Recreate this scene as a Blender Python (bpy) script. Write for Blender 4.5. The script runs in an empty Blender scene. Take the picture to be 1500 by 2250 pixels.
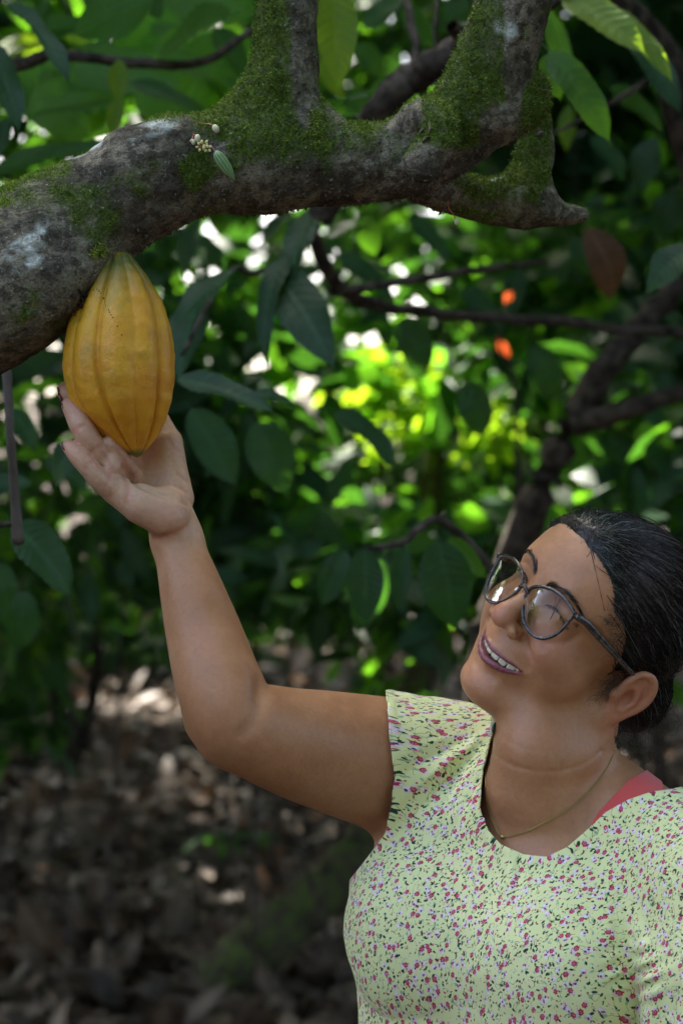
import bpy, math, random
import numpy as np
from mathutils import Vector, Matrix

# ------------------------------------------------------------------ camera, world, sun, exposure
SC = bpy.context.scene
COL = SC.collection
FPX = 5034.0                       # focal length in photograph pixels
CAMZ = 1.5
cam_data = bpy.data.cameras.new('camera')
cam = bpy.data.objects.new('camera', cam_data)
COL.objects.link(cam)
cam.location = (0, 0, CAMZ)
cam.rotation_euler = (math.radians(90), 0, 0)
cam_data.sensor_fit = 'HORIZONTAL'
cam_data.sensor_width = 14.9
cam_data.lens = 50.0
cam_data.clip_start = 0.05
cam_data.clip_end = 400
cam_data.dof.use_dof = True
cam_data.dof.focus_distance = 1.97
cam_data.dof.aperture_fstop = 4.0
SC.camera = cam

SUN_EL, SUN_AZ = 52.0, -28.0       # azimuth measured from +Y (away from the camera), negative = left
world = bpy.data.worlds.new('World')
SC.world = world
world.use_nodes = True
wn = world.node_tree.nodes
wl = world.node_tree.links
sky = wn.new('ShaderNodeTexSky')
sky.sky_type = 'NISHITA'
sky.sun_disc = False
sky.sun_elevation = math.radians(SUN_EL)
sky.sun_rotation = math.radians(SUN_AZ)
sky.air_density = .8
sky.dust_density = 5.0
sky.ozone_density = .3
bg = wn['Background']
wl.new(sky.outputs[0], bg.inputs[0])
bg.inputs[1].default_value = 0.15
sun_data = bpy.data.lights.new('sun', 'SUN')
sun_data.energy = 5.0
sun_data.angle = math.radians(0.5)
sun_data.color = (1.0, 0.94, 0.84)
sun = bpy.data.objects.new('sun', sun_data)
COL.objects.link(sun)
_el, _az = math.radians(SUN_EL), math.radians(SUN_AZ)
SUN_DIR = Vector((math.sin(_az) * math.cos(_el), math.cos(_az) * math.cos(_el), math.sin(_el)))
sun.rotation_euler = SUN_DIR.to_track_quat('Z', 'Y').to_euler()
SC.view_settings.view_transform = 'Standard'
SC.view_settings.look = 'None'
SC.view_settings.gamma = 1
SC.view_settings.use_curve_mapping = False
SC.view_settings.exposure = 2.5
SC.render.engine = 'CYCLES'
cy = SC.cycles
cy.use_denoising = True
cy.max_bounces = 7
cy.diffuse_bounces = 3
cy.glossy_bounces = 3
cy.transmission_bounces = 5
cy.transparent_max_bounces = 8
cy.sample_clamp_indirect = 4.0
cy.caustics_reflective = False
cy.caustics_refractive = False

rnd = random.Random(11)
rng = np.random.default_rng(5)

# ------------------------------------------------------------------ helpers
def P(px, py, Y):
    """a point of the place seen at photograph pixel (px, py) at distance Y, in metres"""
    return Vector(((px - 750.0) / FPX * Y, Y, CAMZ - (py - 1125.0) / FPX * Y))

def PM(px, py, Y):
    return np.array(P(px, py, Y)) * 1000.0

def tag(o, label=None, cat=None, group=None, kind=None):
    if label: o['label'] = label
    if cat: o['category'] = cat
    if group: o['group'] = group
    if kind: o['kind'] = kind
    return o

def empty(name, loc=(0, 0, 0)):
    o = bpy.data.objects.new(name, None)
    o.empty_display_size = 0.05
    COL.objects.link(o)
    o.location = loc
    return o

def link(name, me, parent=None, mat=None):
    o = bpy.data.objects.new(name, me)
    COL.objects.link(o)
    if parent is not None:
        o.parent = parent
        o.matrix_parent_inverse = Matrix.Translation(-Vector(parent.location))
    if mat is not None and len(me.materials) == 0:
        me.materials.append(mat)
    return o

def mesh_np(name, V, F, smooth=True):
    """V (n,3) metres, F (m,3|4) int arrays -> mesh"""
    V = np.asarray(V, dtype=np.float32)
    F = np.asarray(F, dtype=np.int32)
    me = bpy.data.meshes.new(name)
    k = F.shape[1]
    me.vertices.add(len(V))
    me.vertices.foreach_set('co', V.ravel())
    me.loops.add(F.size)
    me.loops.foreach_set('vertex_index', F.ravel())
    me.polygons.add(len(F))
    me.polygons.foreach_set('loop_start', np.arange(0, F.size, k, dtype=np.int32))
    me.polygons.foreach_set('loop_total', np.full(len(F), k, dtype=np.int32))
    me.update(calc_edges=True)
    if smooth:
        me.polygons.foreach_set('use_smooth', np.ones(len(F), dtype=bool))
    return me

def attr(me, name, arr):
    arr = np.asarray(arr, dtype=np.float32)
    if arr.ndim == 1:
        a = me.attributes.new(name, 'FLOAT', 'POINT')
        a.data.foreach_set('value', arr)
    elif arr.shape[1] == 3:
        a = me.attributes.new(name, 'FLOAT_VECTOR', 'POINT')
        a.data.foreach_set('vector', arr.ravel())
    return a

# ------------------------------------------------------------------ signed distance sculpting, in millimetres
class Frame:
    def __init__(self, O, R, s=1.0):
        self.O = np.asarray(O, np.float32); self.R = np.asarray(R, np.float32); self.s = s
    def loc(self, p):
        return ((p - self.O) @ self.R) / self.s
    def wor(self, q):
        return (np.asarray(q, np.float32) * self.s) @ self.R.T + self.O

BLOCK = [False]
WORLD = Frame((0, 0, 0), np.eye(3))

def f_ell(c, r, rot=None):
    c = np.array(c, np.float32); r = np.array(r, np.float32); ri = 1 / r
    def f(q):
        p = q - c
        if rot is not None: p = p @ rot
        a = p * ri; b = a * ri
        k0 = np.sqrt(np.einsum('ij,ij->i', a, a)) + 1e-6
        k1 = np.sqrt(np.einsum('ij,ij->i', b, b)) + 1e-9
        return k0 * (k0 - 1) / k1
    return f, c, float(r.max())

def f_chain(pts, rad, k=0.0, flat=None):
    pts = np.array(pts, np.float32); rad = np.array(rad, np.float32)
    c = (pts.max(0) + pts.min(0)) / 2
    R = float((np.linalg.norm(pts - c, axis=1) + rad).max())
    A_, B_ = pts[:-1], pts[1:]
    AB = B_ - A_; LL_ = (AB * AB).sum(1) + 1e-9
    def f(q):
        sel = range(len(A_))
        if len(A_) > 2 or len(q) == 1:
            m = q[0] if len(q) == 1 else q.mean(0)
            rr = 0 if len(q) == 1 else float(np.sqrt(((q[[0, -1]] - m) ** 2).sum(1).max())) if BLOCK[0] else float(np.sqrt(((q - m) ** 2).sum(1).max()))
            t = np.clip(((m - A_) * AB).sum(1) / LL_, 0, 1)
            e = m - A_ - t[:, None] * AB
            dm = np.sqrt((e * e).sum(1)) - (rad[:-1] + (rad[1:] - rad[:-1]) * t)
            if len(q) == 1: return dm.min(keepdims=True)
            sel = np.nonzero(dm <= dm.min() + 2.02 * rr)[0]
        d = None
        for i in sel:
            a, ab, L = A_[i], AB[i], LL_[i]
            qa = q - a
            t = np.minimum(np.maximum((qa @ (ab / L)), 0), 1)
            e = qa - t[:, None] * ab
            dd = np.sqrt(np.einsum('ij,ij->i', e, e)) - (rad[i] + (rad[i + 1] - rad[i]) * t)
            d = dd if d is None else np.minimum(d, dd)
        return d
    return f, c, R

def spline(pts, n):
    """Catmull-Rom through rows of pts (any columns)"""
    pts = np.array(pts, float)
    Q = np.vstack([2 * pts[0] - pts[1], pts, 2 * pts[-1] - pts[-2]])
    out = []
    for i in range(1, len(Q) - 2):
        for j in range(n):
            t = j / n
            a, b, c, d = Q[i - 1], Q[i], Q[i + 1], Q[i + 2]
            out.append(0.5 * ((2 * b) + (-a + c) * t + (2 * a - 5 * b + 4 * c - d) * t * t + (-a + 3 * b - 3 * c + d) * t ** 3))
    out.append(pts[-1])
    return np.array(out)

class Sculpt:
    def __init__(self):
        self.ops = []
    def add(self, prim, k=5.0, op='u', frame=WORLD):
        f, c, R = prim
        cw = frame.wor(np.array(c)[None])[0]
        self.ops.append((op, f, frame, cw, R * frame.s + k, k))
    def sub(self, prim, k=3.0, frame=WORLD):
        self.add(prim, k, 's', frame)
    def copy(self):
        s = Sculpt(); s.ops = list(self.ops); return s
    def ev(self, p, c=None, rad=None):
        """distance at world-mm points p; c, rad: bounding sphere of p for culling"""
        d = np.full(len(p), 130.0, np.float32)
        loc = {}
        for op, f, fr, cw, R, k in self.ops:
            if c is not None and np.linalg.norm(cw - c) > R + rad + 26: continue
            q = loc.get(id(fr))
            if q is None:
                q = p if fr is WORLD else fr.loc(p)
                loc[id(fr)] = q
            e = f(q) * fr.s
            if op == 'u':
                h = np.maximum(k - np.abs(d - e), 0) / k
                d = np.minimum(d, e) - h * h * k * 0.25
            elif op == 's':
                e = -e
                h = np.maximum(k - np.abs(d - e), 0) / k
                d = np.maximum(d, e) + h * h * k * 0.25
            elif op == 'd':                      # displacement: f returns millimetres to push out
                d = d - f(q)
        return d
    def grad(self, p, e=0.6):
        g = np.zeros_like(p)
        for i in range(3):
            o = np.zeros(3, np.float32); o[i] = e
            g[:, i] = self.ev(p + o) - self.ev(p - o)
        return g / (np.linalg.norm(g, axis=1, keepdims=True) + 1e-9)

def surf(sc, frame, x, y, z0=135.0):
    """z of the surface met by a ray running inward along the frame's z axis"""
    z = z0
    for _ in range(60):
        p = frame.wor(np.array([[x, y, z]], np.float32))
        d = float(sc.ev(p, p[0], 1.0)[0]) / frame.s
        if d < 0.05: break
        z -= d * 0.8
    return z

CAMP = np.array([0, 0, CAMZ * 1000.0])
def onview(sc, px, py, off=0.0, Y0=1.75):
    """world mm point where the ray towards pixel (px, py) meets the sculpt; off > 0 lifts it off the surface"""
    dr = PM(px, py, 1.0) - CAMP; dr /= np.linalg.norm(dr)
    t = Y0 * 1000.0
    for _ in range(80):
        p = (CAMP + dr * t).astype(np.float32)
        d = float(sc.ev(p[None], p, 1.0)[0])
        if d < 0.05: break
        t += d * 0.8
        if t > 2600: break
    return CAMP + dr * (t - off)

def extract(evf, lo, hi, h, margin=1.7, blk=12, off=0.0):
    """surface nets over sparse blocks; evf(p, c, rad) in mm; returns V (mm), F quads"""
    lo = np.array(lo, float); hi = np.array(hi, float)
    S = blk * h
    nb = np.ceil((hi - lo) / S).astype(int)
    # two-level block search
    rad = S * math.sqrt(3) / 2
    B = 3
    big = []
    R3 = rad * B
    nb3 = np.ceil(nb / B).astype(int)
    for i in range(nb3[0]):
        for j in range(nb3[1]):
            for k in range(nb3[2]):
                c = (lo + (np.array([i, j, k]) + 0.5) * S * B).astype(np.float32)
                if abs(evf(c[None], c, 1.0)[0] - off) < R3 * margin: big.append((i, j, k))
    idx = np.stack(np.meshgrid(*[np.arange(blk + 1)] * 3, indexing='ij'), -1).reshape(-1, 3)
    keysV = []; verts = []; edges = []
    NX, NY, NZ = [int(n * blk) + 8 for n in nb]
    def key(g): return (g[:, 0] * NY + g[:, 1]) * NZ + g[:, 2]
    n1 = blk + 1
    for bi in big:
        for s in np.ndindex(B, B, B):
            b = np.array(bi) * B + np.array(s)
            if (b >= nb).any(): continue
            c = (lo + (b + 0.5) * S).astype(np.float32)
            if abs(evf(c[None], c, 1.0)[0] - off) > rad * margin: continue
            base = b * blk
            p = (lo + (base + idx) * h).astype(np.float32)
            BLOCK[0] = True
            D = (evf(p, c, rad) - off).reshape(n1, n1, n1)
            BLOCK[0] = False
            sg = D < 0
            if sg.all() or not sg.any(): continue
            # cells
            cnt = np.zeros((blk,) * 3, np.int32)
            for o in np.ndindex(2, 2, 2):
                cnt += sg[o[0]:o[0] + blk, o[1]:o[1] + blk, o[2]:o[2] + blk]
            act = np.argwhere((cnt > 0) & (cnt < 8))
            acc = np.zeros((len(act), 3)); m = np.zeros(len(act))
            for o in np.ndindex(2, 2, 2):
                for ax in range(3):
                    if o[ax]: continue
                    o2 = list(o); o2[ax] = 1
                    d0 = D[act[:, 0] + o[0], act[:, 1] + o[1], act[:, 2] + o[2]]
                    d1 = D[act[:, 0] + o2[0], act[:, 1] + o2[1], act[:, 2] + o2[2]]
                    x = (d0 < 0) != (d1 < 0)
                    t = np.where(x, d0 / np.where(x, d0 - d1, 1), 0)
                    pos = np.tile(np.array(o, float), (len(act), 1)); pos[:, ax] = t
                    acc[x] += pos[x]; m[x] += 1
            acc /= m[:, None]
            g = base + act
            keysV.append(key(g)); verts.append(lo + (g + acc) * h)
            for ax in range(3):
                sl0 = [slice(0, blk)] * 3; sl1 = [slice(0, blk)] * 3; sl1[ax] = slice(1, blk + 1)
                a = sg[tuple(sl0)]; c2 = sg[tuple(sl1)]
                e = np.argwhere(a != c2)
                if len(e):
                    edges.append((ax, base + e, a[e[:, 0], e[:, 1], e[:, 2]]))
    K = np.concatenate(keysV); V = np.concatenate(verts)
    order = np.argsort(K); K = K[order]; V = V[order]
    F = []
    for ax, g, ins in edges:
        b, c = (ax + 1) % 3, (ax + 2) % 3
        eb = np.zeros(3, int); eb[b] = 1; ec = np.zeros(3, int); ec[c] = 1
        qs = [g - eb - ec, g - ec, g, g - eb]
        ids = []; ok = np.ones(len(g), bool)
        for q in qs:
            kk = key(q); i = np.searchsorted(K, kk); i = np.minimum(i, len(K) - 1)
            ok &= (K[i] == kk) & (q >= 0).all(1)
            ids.append(i)
        f = np.stack(ids, 1)
        f[~ins] = f[~ins][:, ::-1]
        F.append(f[ok])
    F = np.concatenate(F)
    return V.astype(np.float32), F.astype(np.int64)

def relax(V, F, n=1, w=0.4, mask=None):
    for _ in range(n):
        acc = np.zeros_like(V); m = np.zeros(len(V))
        for i in range(4):
            a, b = F[:, i], F[:, (i + 1) % 4]
            for ax in range(3):
                acc[:, ax] += np.bincount(a, V[b, ax], len(V)) + np.bincount(b, V[a, ax], len(V))
            m += np.bincount(a, minlength=len(V)) + np.bincount(b, minlength=len(V))
        av = acc / np.maximum(m, 1)[:, None]
        ww = w if mask is None else (w * mask)[:, None]
        V = V + (av - V) * ww
    return V.astype(np.float32)

def compact(V, F, *extra):
    used = np.zeros(len(V), bool); used[F.ravel()] = True
    mp = np.cumsum(used) - 1
    return (V[used], mp[F]) + tuple(e[used] for e in extra)

# value noise for displacement and masks
_perm = rng.permutation(256).astype(np.int64)
_pv = rng.random(256).astype(np.float32)
def vnoise(p, s=1.0):
    p = np.asarray(p, np.float32) / s
    i = np.floor(p).astype(np.int64); f = (p - i).astype(np.float32); f = f * f * (3 - 2 * f)
    i &= 255
    def h(a, b, c): return _pv[_perm[(_perm[(_perm[a & 255] + b) & 255] + c) & 255]]
    x0, y0, z0 = i[:, 0], i[:, 1], i[:, 2]
    r = 0
    for dx in (0, 1):
        wx = f[:, 0] if dx else 1 - f[:, 0]
        for dy in (0, 1):
            wy = f[:, 1] if dy else 1 - f[:, 1]
            for dz in (0, 1):
                wz = f[:, 2] if dz else 1 - f[:, 2]
                r = r + wx * wy * wz * h(x0 + dx, y0 + dy, z0 + dz)
    return r * 2 - 1
def fbm(p, s=1.0, o=4, g=0.5):
    r = 0; a = 1.0; t = 0
    for i in range(o):
        r = r + a * vnoise(np.asarray(p) + i * 17.3, s); t += a; a *= g; s *= 0.5
    return r / t
def sstep(a, b, x):
    t = np.clip((x - a) / (b - a), 0, 1)
    return t * t * (3 - 2 * t)

# ------------------------------------------------------------------ material helper
class Mat:
    def __init__(self, name):
        self.m = bpy.data.materials.new(name)
        self.m.use_nodes = True
        self.nt = self.m.node_tree
        self.n = self.nt.nodes
        self.b = self.n['Principled BSDF']
        self.out = self.n['Material Output']
    def node(self, t, **kw):
        n = self.n.new(t)
        for k, v in kw.items(): setattr(n, k, v)
        return n
    def lk(self, a, b):
        self.nt.links.new(a, b); return b
    def set(self, **kw):
        for k, v in kw.items():
            k = {'base': 'Base Color', 'rough': 'Roughness', 'metal': 'Metallic', 'ior': 'IOR', 'spec': 'Specular IOR Level', 'sss': 'Subsurface Weight',
                 'sssr': 'Subsurface Radius', 'ssss': 'Subsurface Scale', 'trans': 'Transmission Weight', 'coat': 'Coat Weight', 'sheen': 'Sheen Weight', 'alpha': 'Alpha'}[k]
            if k == 'Base Color' and len(v) == 3: v = (*v, 1)
            self.b.inputs[k].default_value = v
        return self
    def math(self, op, a, b=None, clamp=False):
        n = self.node('ShaderNodeMath', operation=op, use_clamp=clamp)
        for i, x in enumerate((a, b)):
            if x is None: continue
            if isinstance(x, (int, float)): n.inputs[i].default_value = x
            else: self.lk(x, n.inputs[i])
        return n.outputs[0]
    def ramp(self, x, a, b, lo=0.0, hi=1.0):
        n = self.node('ShaderNodeMapRange', interpolation_type='SMOOTHSTEP')
        self.lk(x, n.inputs['Value'])
        for k, v in (('From Min', a), ('From Max', b), ('To Min', lo), ('To Max', hi)): n.inputs[k].default_value = v
        return n.outputs['Result']
    def mix(self, fac, a, b, mode='MIX'):
        n = self.node('ShaderNodeMix', data_type='RGBA', blend_type=mode)
        if isinstance(fac, (int, float)): n.inputs[0].default_value = fac
        else: self.lk(fac, n.inputs[0])
        for i, x in ((6, a), (7, b)):
            if isinstance(x, (tuple, list)): n.inputs[i].default_value = (*x[:3], 1)
            else: self.lk(x, n.inputs[i])
        return n.outputs[2]
    def noise(self, scale, detail=3, rough=0.5, vec=None, dist=0.0):
        n = self.node('ShaderNodeTexNoise')
        n.inputs['Scale'].default_value = scale; n.inputs['Detail'].default_value = detail
        n.inputs['Roughness'].default_value = rough; n.inputs['Distortion'].default_value = dist
        self.lk(vec if vec is not None else self.obj(), n.inputs['Vector'])
        return n.outputs[0]
    def obj(self):
        if not hasattr(self, '_tc'): self._tc = self.node('ShaderNodeTexCoord')
        return self._tc.outputs['Object']
    def attr(self, name):
        n = self.node('ShaderNodeAttribute', attribute_name=name)
        return n
    def bump(self, h, strength=0.3, dist=0.001, prev=None):
        n = self.node('ShaderNodeBump')
        n.inputs['Strength'].default_value = strength; n.inputs['Distance'].default_value = dist
        self.lk(h, n.inputs['Height'])
        if prev is not None: self.lk(prev, n.inputs['Normal'])
        return n.outputs[0]
# ------------------------------------------------------------------ person: sculpted body
def unit(v): v = np.array(v, float); return v / np.linalg.norm(v)
def view(v): return np.array([v[0], -v[2], v[1]])        # (right, up, towards camera) -> world
_l = unit((.4687, -.5682, .6764)); _f = unit((-.6644, .2778, .6938)); _u = np.cross(_f, _l)
HR = np.stack([view(_l), view(_u), view(_f)], 1)          # columns: left, up, forward of the head
HEAD = Frame((0, 0, 0), HR, 0.95)
_t = PM(1091, 1346, 1.955)                                # where the tip of the nose is
HEAD.O = (_t - (np.array([0, -7, 113]) * HEAD.s) @ HR.T).astype(np.float32)

head = Sculpt()
def H(prim, k=5.0): head.add(prim, k, 'u', HEAD)
def HS(prim, k=3.0): head.sub(prim, k, HEAD)
H(f_ell((0, 42, -10), (72, 80, 97)), 5)
H(f_ell((0, 54, 36), (61, 50, 49)), 25)
H(f_ell((0, -2, 40), (57, 62, 46)), 18)
for s in (1, -1):
    H(f_chain([(s * 50, -42, 5), (s * 38, -60, 35), (s * 15, -76, 58)], [22, 19, 16]), 16)
    H(f_ell((s * 46, -22, 42), (22, 28, 24)), 18)
H(f_ell((0, -79, 64), (22, 16, 18)), 13)
H(f_ell((0, -44, 50), (33, 29, 38)), 13)
for s in (1, -1):
    H(f_ell((s * 37, -10, 62 if s > 0 else 58), (20, 17, 20)), 15)
    H(f_chain([(s * 10, 42, 79), (s * 26, 46, 77), (s * 46, 40, 60)], [8, 8.5, 7]), 14)
    HS(f_ell((s * 29, 27, 95), (17, 9, 13)), 12)
    H(f_ell((s * 29.5, 26, 69), (16, 11.5, 13)), 5)
# nose
H(f_chain([(0, 30, 82), (0, 14, 92), (0, 0, 100)], [8, 8.5, 9.5]), 9)
H(f_ell((0, -8.5, 103), (12.5, 10, 10)), 6)
for s in (1, -1):
    H(f_ell((s * 14.5, -12.5, 93.5), (8, 7.8, 9.5)), 4)
    HS(f_ell((s * 7.5, -19.5, 98), (4.6, 4.2, 6)), 2)
    HS(f_chain([(s * 15.5, -2, 99), (s * 20.5, -9, 94), (s * 20, -16, 90)], [1.2, 1.2, 1]), 4)
# eyelid slit, crow's feet and the fold beside the mouth follow the surface made so far
for s in (1, -1):
    pts = [(s * x, y, surf(head, HEAD, s * x, y)) for x, y in ((15, 23), (21, 27), (29.5, 28.5), (38, 26), (45, 22))]
    HS(f_chain(pts, [.9, 1.4, 1.6, 1.4, .9]), 1.5)
    LASH = globals().get('LASH', []) + [pts]
    pts = [(s * x, y, surf(head, HEAD, s * x, y) + .3) for x, y in ((17, 33), (29, 37), (41, 33))]
    HS(f_chain(pts, [.6, .9, .6]), 3)
    pts = [(s * x, y, surf(head, HEAD, s * x, y) + .8) for x, y in ((18, -7), (24, -14), (31, -23), (36, -31))]
    HS(f_chain(spline(pts, 3), np.interp(np.linspace(0, 1, 10), [0, .3, .6, 1], [1.6, 2.4, 2.0, .5])), 7)
# mouth
LC = [(-34, -38.4), (-19, -43.8), (0, -46.6), (19, -43.8), (34, -38.4)]
def f_slot(pts, rad, zmin):
    pts3 = [(x, y, 0) for x, y in pts]
    f0, c, R = f_chain(pts3, rad)
    def f(q):
        q2 = q.copy(); q2[:, 2] = 0
        return np.maximum(f0(q2), zmin - q[:, 2])
    return f, np.array((0, -42, 90), np.float32), 45.0
base = head.copy()
def onface(pts, dz): return [(x, y, surf(base, HEAD, x, y) + dz) for x, y in spline(pts, 3)]
UL = onface([(-35, -38), (-24, -39.3), (-13, -41), (-4.5, -40.9), (0, -41.6), (4.5, -40.9), (13, -41), (24, -39.3), (35, -38)], -.8)
ULR = np.interp(np.linspace(-1, 1, len(UL)), [-1, -.75, -.3, 0, .3, .75, 1], [.9, 2.1, 3.0, 2.8, 3.0, 2.1, .9])
LL = onface([(-34, -39.5), (-24, -46.2), (-12, -51), (0, -52.8), (12, -51), (24, -46.2), (34, -39.5)], -.6)
LLR = np.interp(np.linspace(-1, 1, len(LL)), [-1, -.6, 0, .6, 1], [.9, 2.8, 4.2, 2.8, .9])
H(f_chain(UL, ULR), 3)
H(f_chain(LL, LLR), 3)
HS(f_slot(LC, [.0, 2.6, 3.5, 2.6, .0], 54), 1.0)
pts = [(x, y, surf(head, HEAD, x, y) + 1.0) for x, y in ((-15, -61), (0, -63), (15, -61))]
HS(f_chain(pts, [2, 3, 2]), 9)
# ear (her left one, and its twin)
for s in (1, -1):
    def X(l): return [(s * a, b - 6, c - 3) for a, b, c in l]
    H(f_ell((s * 77, -3, -15), (6.5, 25, 19)), 7)
    H(f_chain(X(spline([(76, 2, 2), (79, 15, 4), (81, 26, -1), (84, 29, -12), (87, 22, -22), (88, 7, -26), (85, -8, -23), (81, -19, -15), (78, -26, -6)], 3)),
              np.interp(np.linspace(0, 1, 25), [0, .2, .5, .8, 1], [2.8, 3.4, 3.8, 3.8, 4.5]), 1), 2.5)
    H(f_ell((s * 77, -31, -6), (4.5, 8, 8.5)), 5)
    H(f_ell((s * 82.5, -1, -21), (3, 24, 10)), 3)
    HS(f_ell((s * 85.5, -7, -10), (8.5, 12, 9)), 2.5)
    HS(f_chain(X([(85, 18, -6), (88, 13, -17.5), (88, 1, -19.5)]), [2.6, 2.2, 1.6]), 2)
    H(f_chain(X([(80, 18, -6), (83, 10, -12.5), (84, -1, -15.5), (82, -12, -12), (79, -15, -6)]), [2.6, 2.8, 2.8, 2.6, 2.6]), 2.5)
    H(f_ell((s * 75.5, -8, 1), (5, 6, 4.5)), 3)
HEAD_N = len(head.ops)

body = head
def B(prim, k=8.0): body.add(prim, k, 'u', WORLD)
def W(*a): return [PM(*q) for q in a]
# neck, throat and upper chest
hb = HEAD.wor(np.array([[0, -28, -18], [0, -56, 2], [0, -20, -45]], np.float32))
B(f_chain([hb[0], PM(1218, 1660, 2.02), PM(1215, 1730, 2.03), PM(1230, 1830, 2.05)], [50, 51, 58, 66]), 18)
B(f_chain([hb[1], PM(1172, 1650, 1.99), PM(1158, 1740, 2.0), PM(1190, 1880, 2.06)], [28, 32, 34, 40]), 24)
# shoulders
SL, SR = PM(1575, 1955, 1.93), PM(960, 1700, 2.13)
B(f_chain([PM(1330, 1775, 2.03), PM(1440, 1845, 1.98), SL], [46, 43, 54]), 20)
B(f_chain([PM(1120, 1740, 2.08), SR], [48, 60]), 30)
# trunk
TF = unit((-.55, -.83, 0)); TS = unit((.83, -.55, 0)); TU = np.array([0, 0, 1.0])
TR = np.stack([TS, TF, TU], 1).astype(np.float32)
B(f_ell(PM(1200, 2020, 2.11), (150, 110, 150), TR), 50)
B(f_ell(PM(1215, 2300, 2.11), (165, 118, 200), TR), 40)
B(f_ell(PM(948, 2040, 2.05), (72, 80, 95), TR), 55)
B(f_ell(PM(1235, 2110, 1.985), (85, 78, 90), TR), 60)
# her left arm, hanging
B(f_chain([SL, PM(1600, 2150, 1.92), PM(1600, 2500, 1.93)], [56, 54, 48]), 22)
# her right arm, raised
ARM = [(985, 1710, 2.115, 64), (850, 1680, 2.075, 60.5), (720, 1650, 2.03, 53), (610, 1622, 1.99, 45), (525, 1585, 1.965, 38.5),
       (482, 1505, 1.97, 37.5), (450, 1400, 1.99, 33.5), (424, 1310, 2.0, 28.5), (404, 1240, 2.012, 24.2), (388, 1185, 2.022, 21.8)]
_a = spline([(*PM(*a[:3]), a[3]) for a in ARM], 10)
B(f_chain(_a[:, :3], _a[:, 3]), 24)
B(f_chain(W((455, 1590, 1.985), (490, 1620, 1.98)), [17, 20]), 22)
q = np.array([onview(body, x, y, 1.5) for x, y in spline([(574, 1500), (572, 1540), (560, 1580), (535, 1612)], 4)])
body.sub(f_chain(q, np.linspace(4.2, 1.5, len(q))), 10)
# hand
HAND0 = len(body.ops)
B(f_chain(W((388, 1185, 2.022), (378, 1140, 2.02), (362, 1120, 2.015)), [21.5, 20.5, 20.5]), 10)
B(f_chain(W((366, 1134, 2.002), (310, 1107, 1.998), (256, 1076, 1.996)), [19, 18, 13.5]), 8)      # heel and little-finger side
B(f_chain(W((392, 1095, 2.035), (366, 1030, 2.050), (362, 975, 2.054), (350, 925, 2.058)), [14, 18.5, 16.5, 10]), 7)    # ball of the thumb
B(f_chain(W((340, 1075, 2.045), (305, 1040, 2.048), (280, 1015, 2.045)), [14, 14, 12]), 9)
B(f_chain(W((244, 1040, 2.006), (262, 1030, 2.015)), [11.5, 11]), 6)
FING = {
 'little': [(262, 1084, 1.998, 12.2), (224, 1058, 1.986, 10.0), (197, 1030, 1.981, 8.9), (173, 1004, 1.980, 8.4), (157, 987, 1.982, 7.0), (151, 981, 1.983, 6.2)],
 'ring':   [(236, 1035, 2.008, 10.8), (215, 997, 1.994, 10.5), (194, 963, 1.986, 10.6), (178, 935, 1.985, 10.2), (164, 909, 1.988, 8.8), (154, 894, 1.990, 7.2), (151, 889, 1.991, 6.6)],
 'middle': [(262, 1012, 2.036, 10.2), (214, 945, 2.022, 9.2), (174, 893, 2.010, 8.4), (153, 869, 2.008, 7.2), (147, 863, 2.008, 6.6)],
 'index':  [(275, 1000, 2.055, 10.4), (219, 936, 2.046, 9.0), (170, 878, 2.034, 8.0), (148, 857, 2.032, 6.8), (141, 853, 2.032, 6.2)],
}
for nm, ch in FING.items():
    _a = spline([(*PM(*c[:3]), c[3]) for c in ch], 6)
    B(f_chain(_a[:, :3], _a[:, 3]), 1.4)
_a = spline([(*PM(*c[:3]), c[3]) for c in [(292, 1052, 2.034, 9.2), (276, 1024, 2.014, 8.6), (259, 997, 1.999, 7.6), (244, 977, 1.992, 6.4), (240, 971, 1.991, 5.8)]], 6)
B(f_chain(_a[:, :3], _a[:, 3]), 1.4)
B(f_ell(PM(246, 1024, 1.992), (8, 8, 10)), 3)
B(f_ell(PM(322, 1002, 2.052), (22, 12, 20)), 8)
# creases of the palm and the finger joints, cut where the line of sight meets the skin
CREASES = []
def crease(pts, rad, k, off=0.0):
    q = np.array([onview(body, x, y, off) for x, y in spline(pts, 4)])
    CREASES.append(q)
    body.sub(f_chain(q, np.interp(np.linspace(0, 1, len(q)), np.linspace(0, 1, len(rad)), rad)), k)
crease([(270, 1032), (284, 1048), (310, 1064), (345, 1080), (380, 1092), (412, 1108)], [1.2, 3.0, 3.4, 3.4, 3.0, 1.2], 5, .6)
crease([(276, 1104), (282, 1084), (280, 1062), (272, 1046)], [0.7, 1.4, 1.4, 0.7], 3, .5)
crease([(232, 1068), (240, 1052), (242, 1038)], [0.7, 1.3, 0.7], 2, .4)
crease([(186, 1030), (196, 1018), (206, 1010)], [0.7, 1.1, 0.6], 2, .4)
crease([(196, 998), (208, 988), (222, 978)], [0.6, 1.1, 0.6], 2, .4)
crease([(160, 948), (172, 940), (188, 932)], [0.6, 1.0, 0.6], 2, .4)
crease([(1262, 1366), (1280, 1390), (1304, 1410)], [1.0, 1.8, .5], 3, .2)
crease([(1266, 1362), (1290, 1376), (1312, 1386)], [.8, 1.2, .3], 3, .2)
crease([(1152, 1396), (1161, 1425), (1168, 1455)], [.6, 1.5, .4], 4, .1)
crease([(1200, 1412), (1240, 1412), (1270, 1398)], [.4, .7, .4], 6, -.3)
crease([(1076, 1650), (1120, 1680), (1190, 1696), (1270, 1684), (1320, 1650)], [.2, .5, .6, .5, .2], 2.6, -.1)
crease([(1084, 1606), (1120, 1632), (1180, 1652), (1240, 1650)], [.1, .3, .3, .1], 1.6, -.1)
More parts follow.
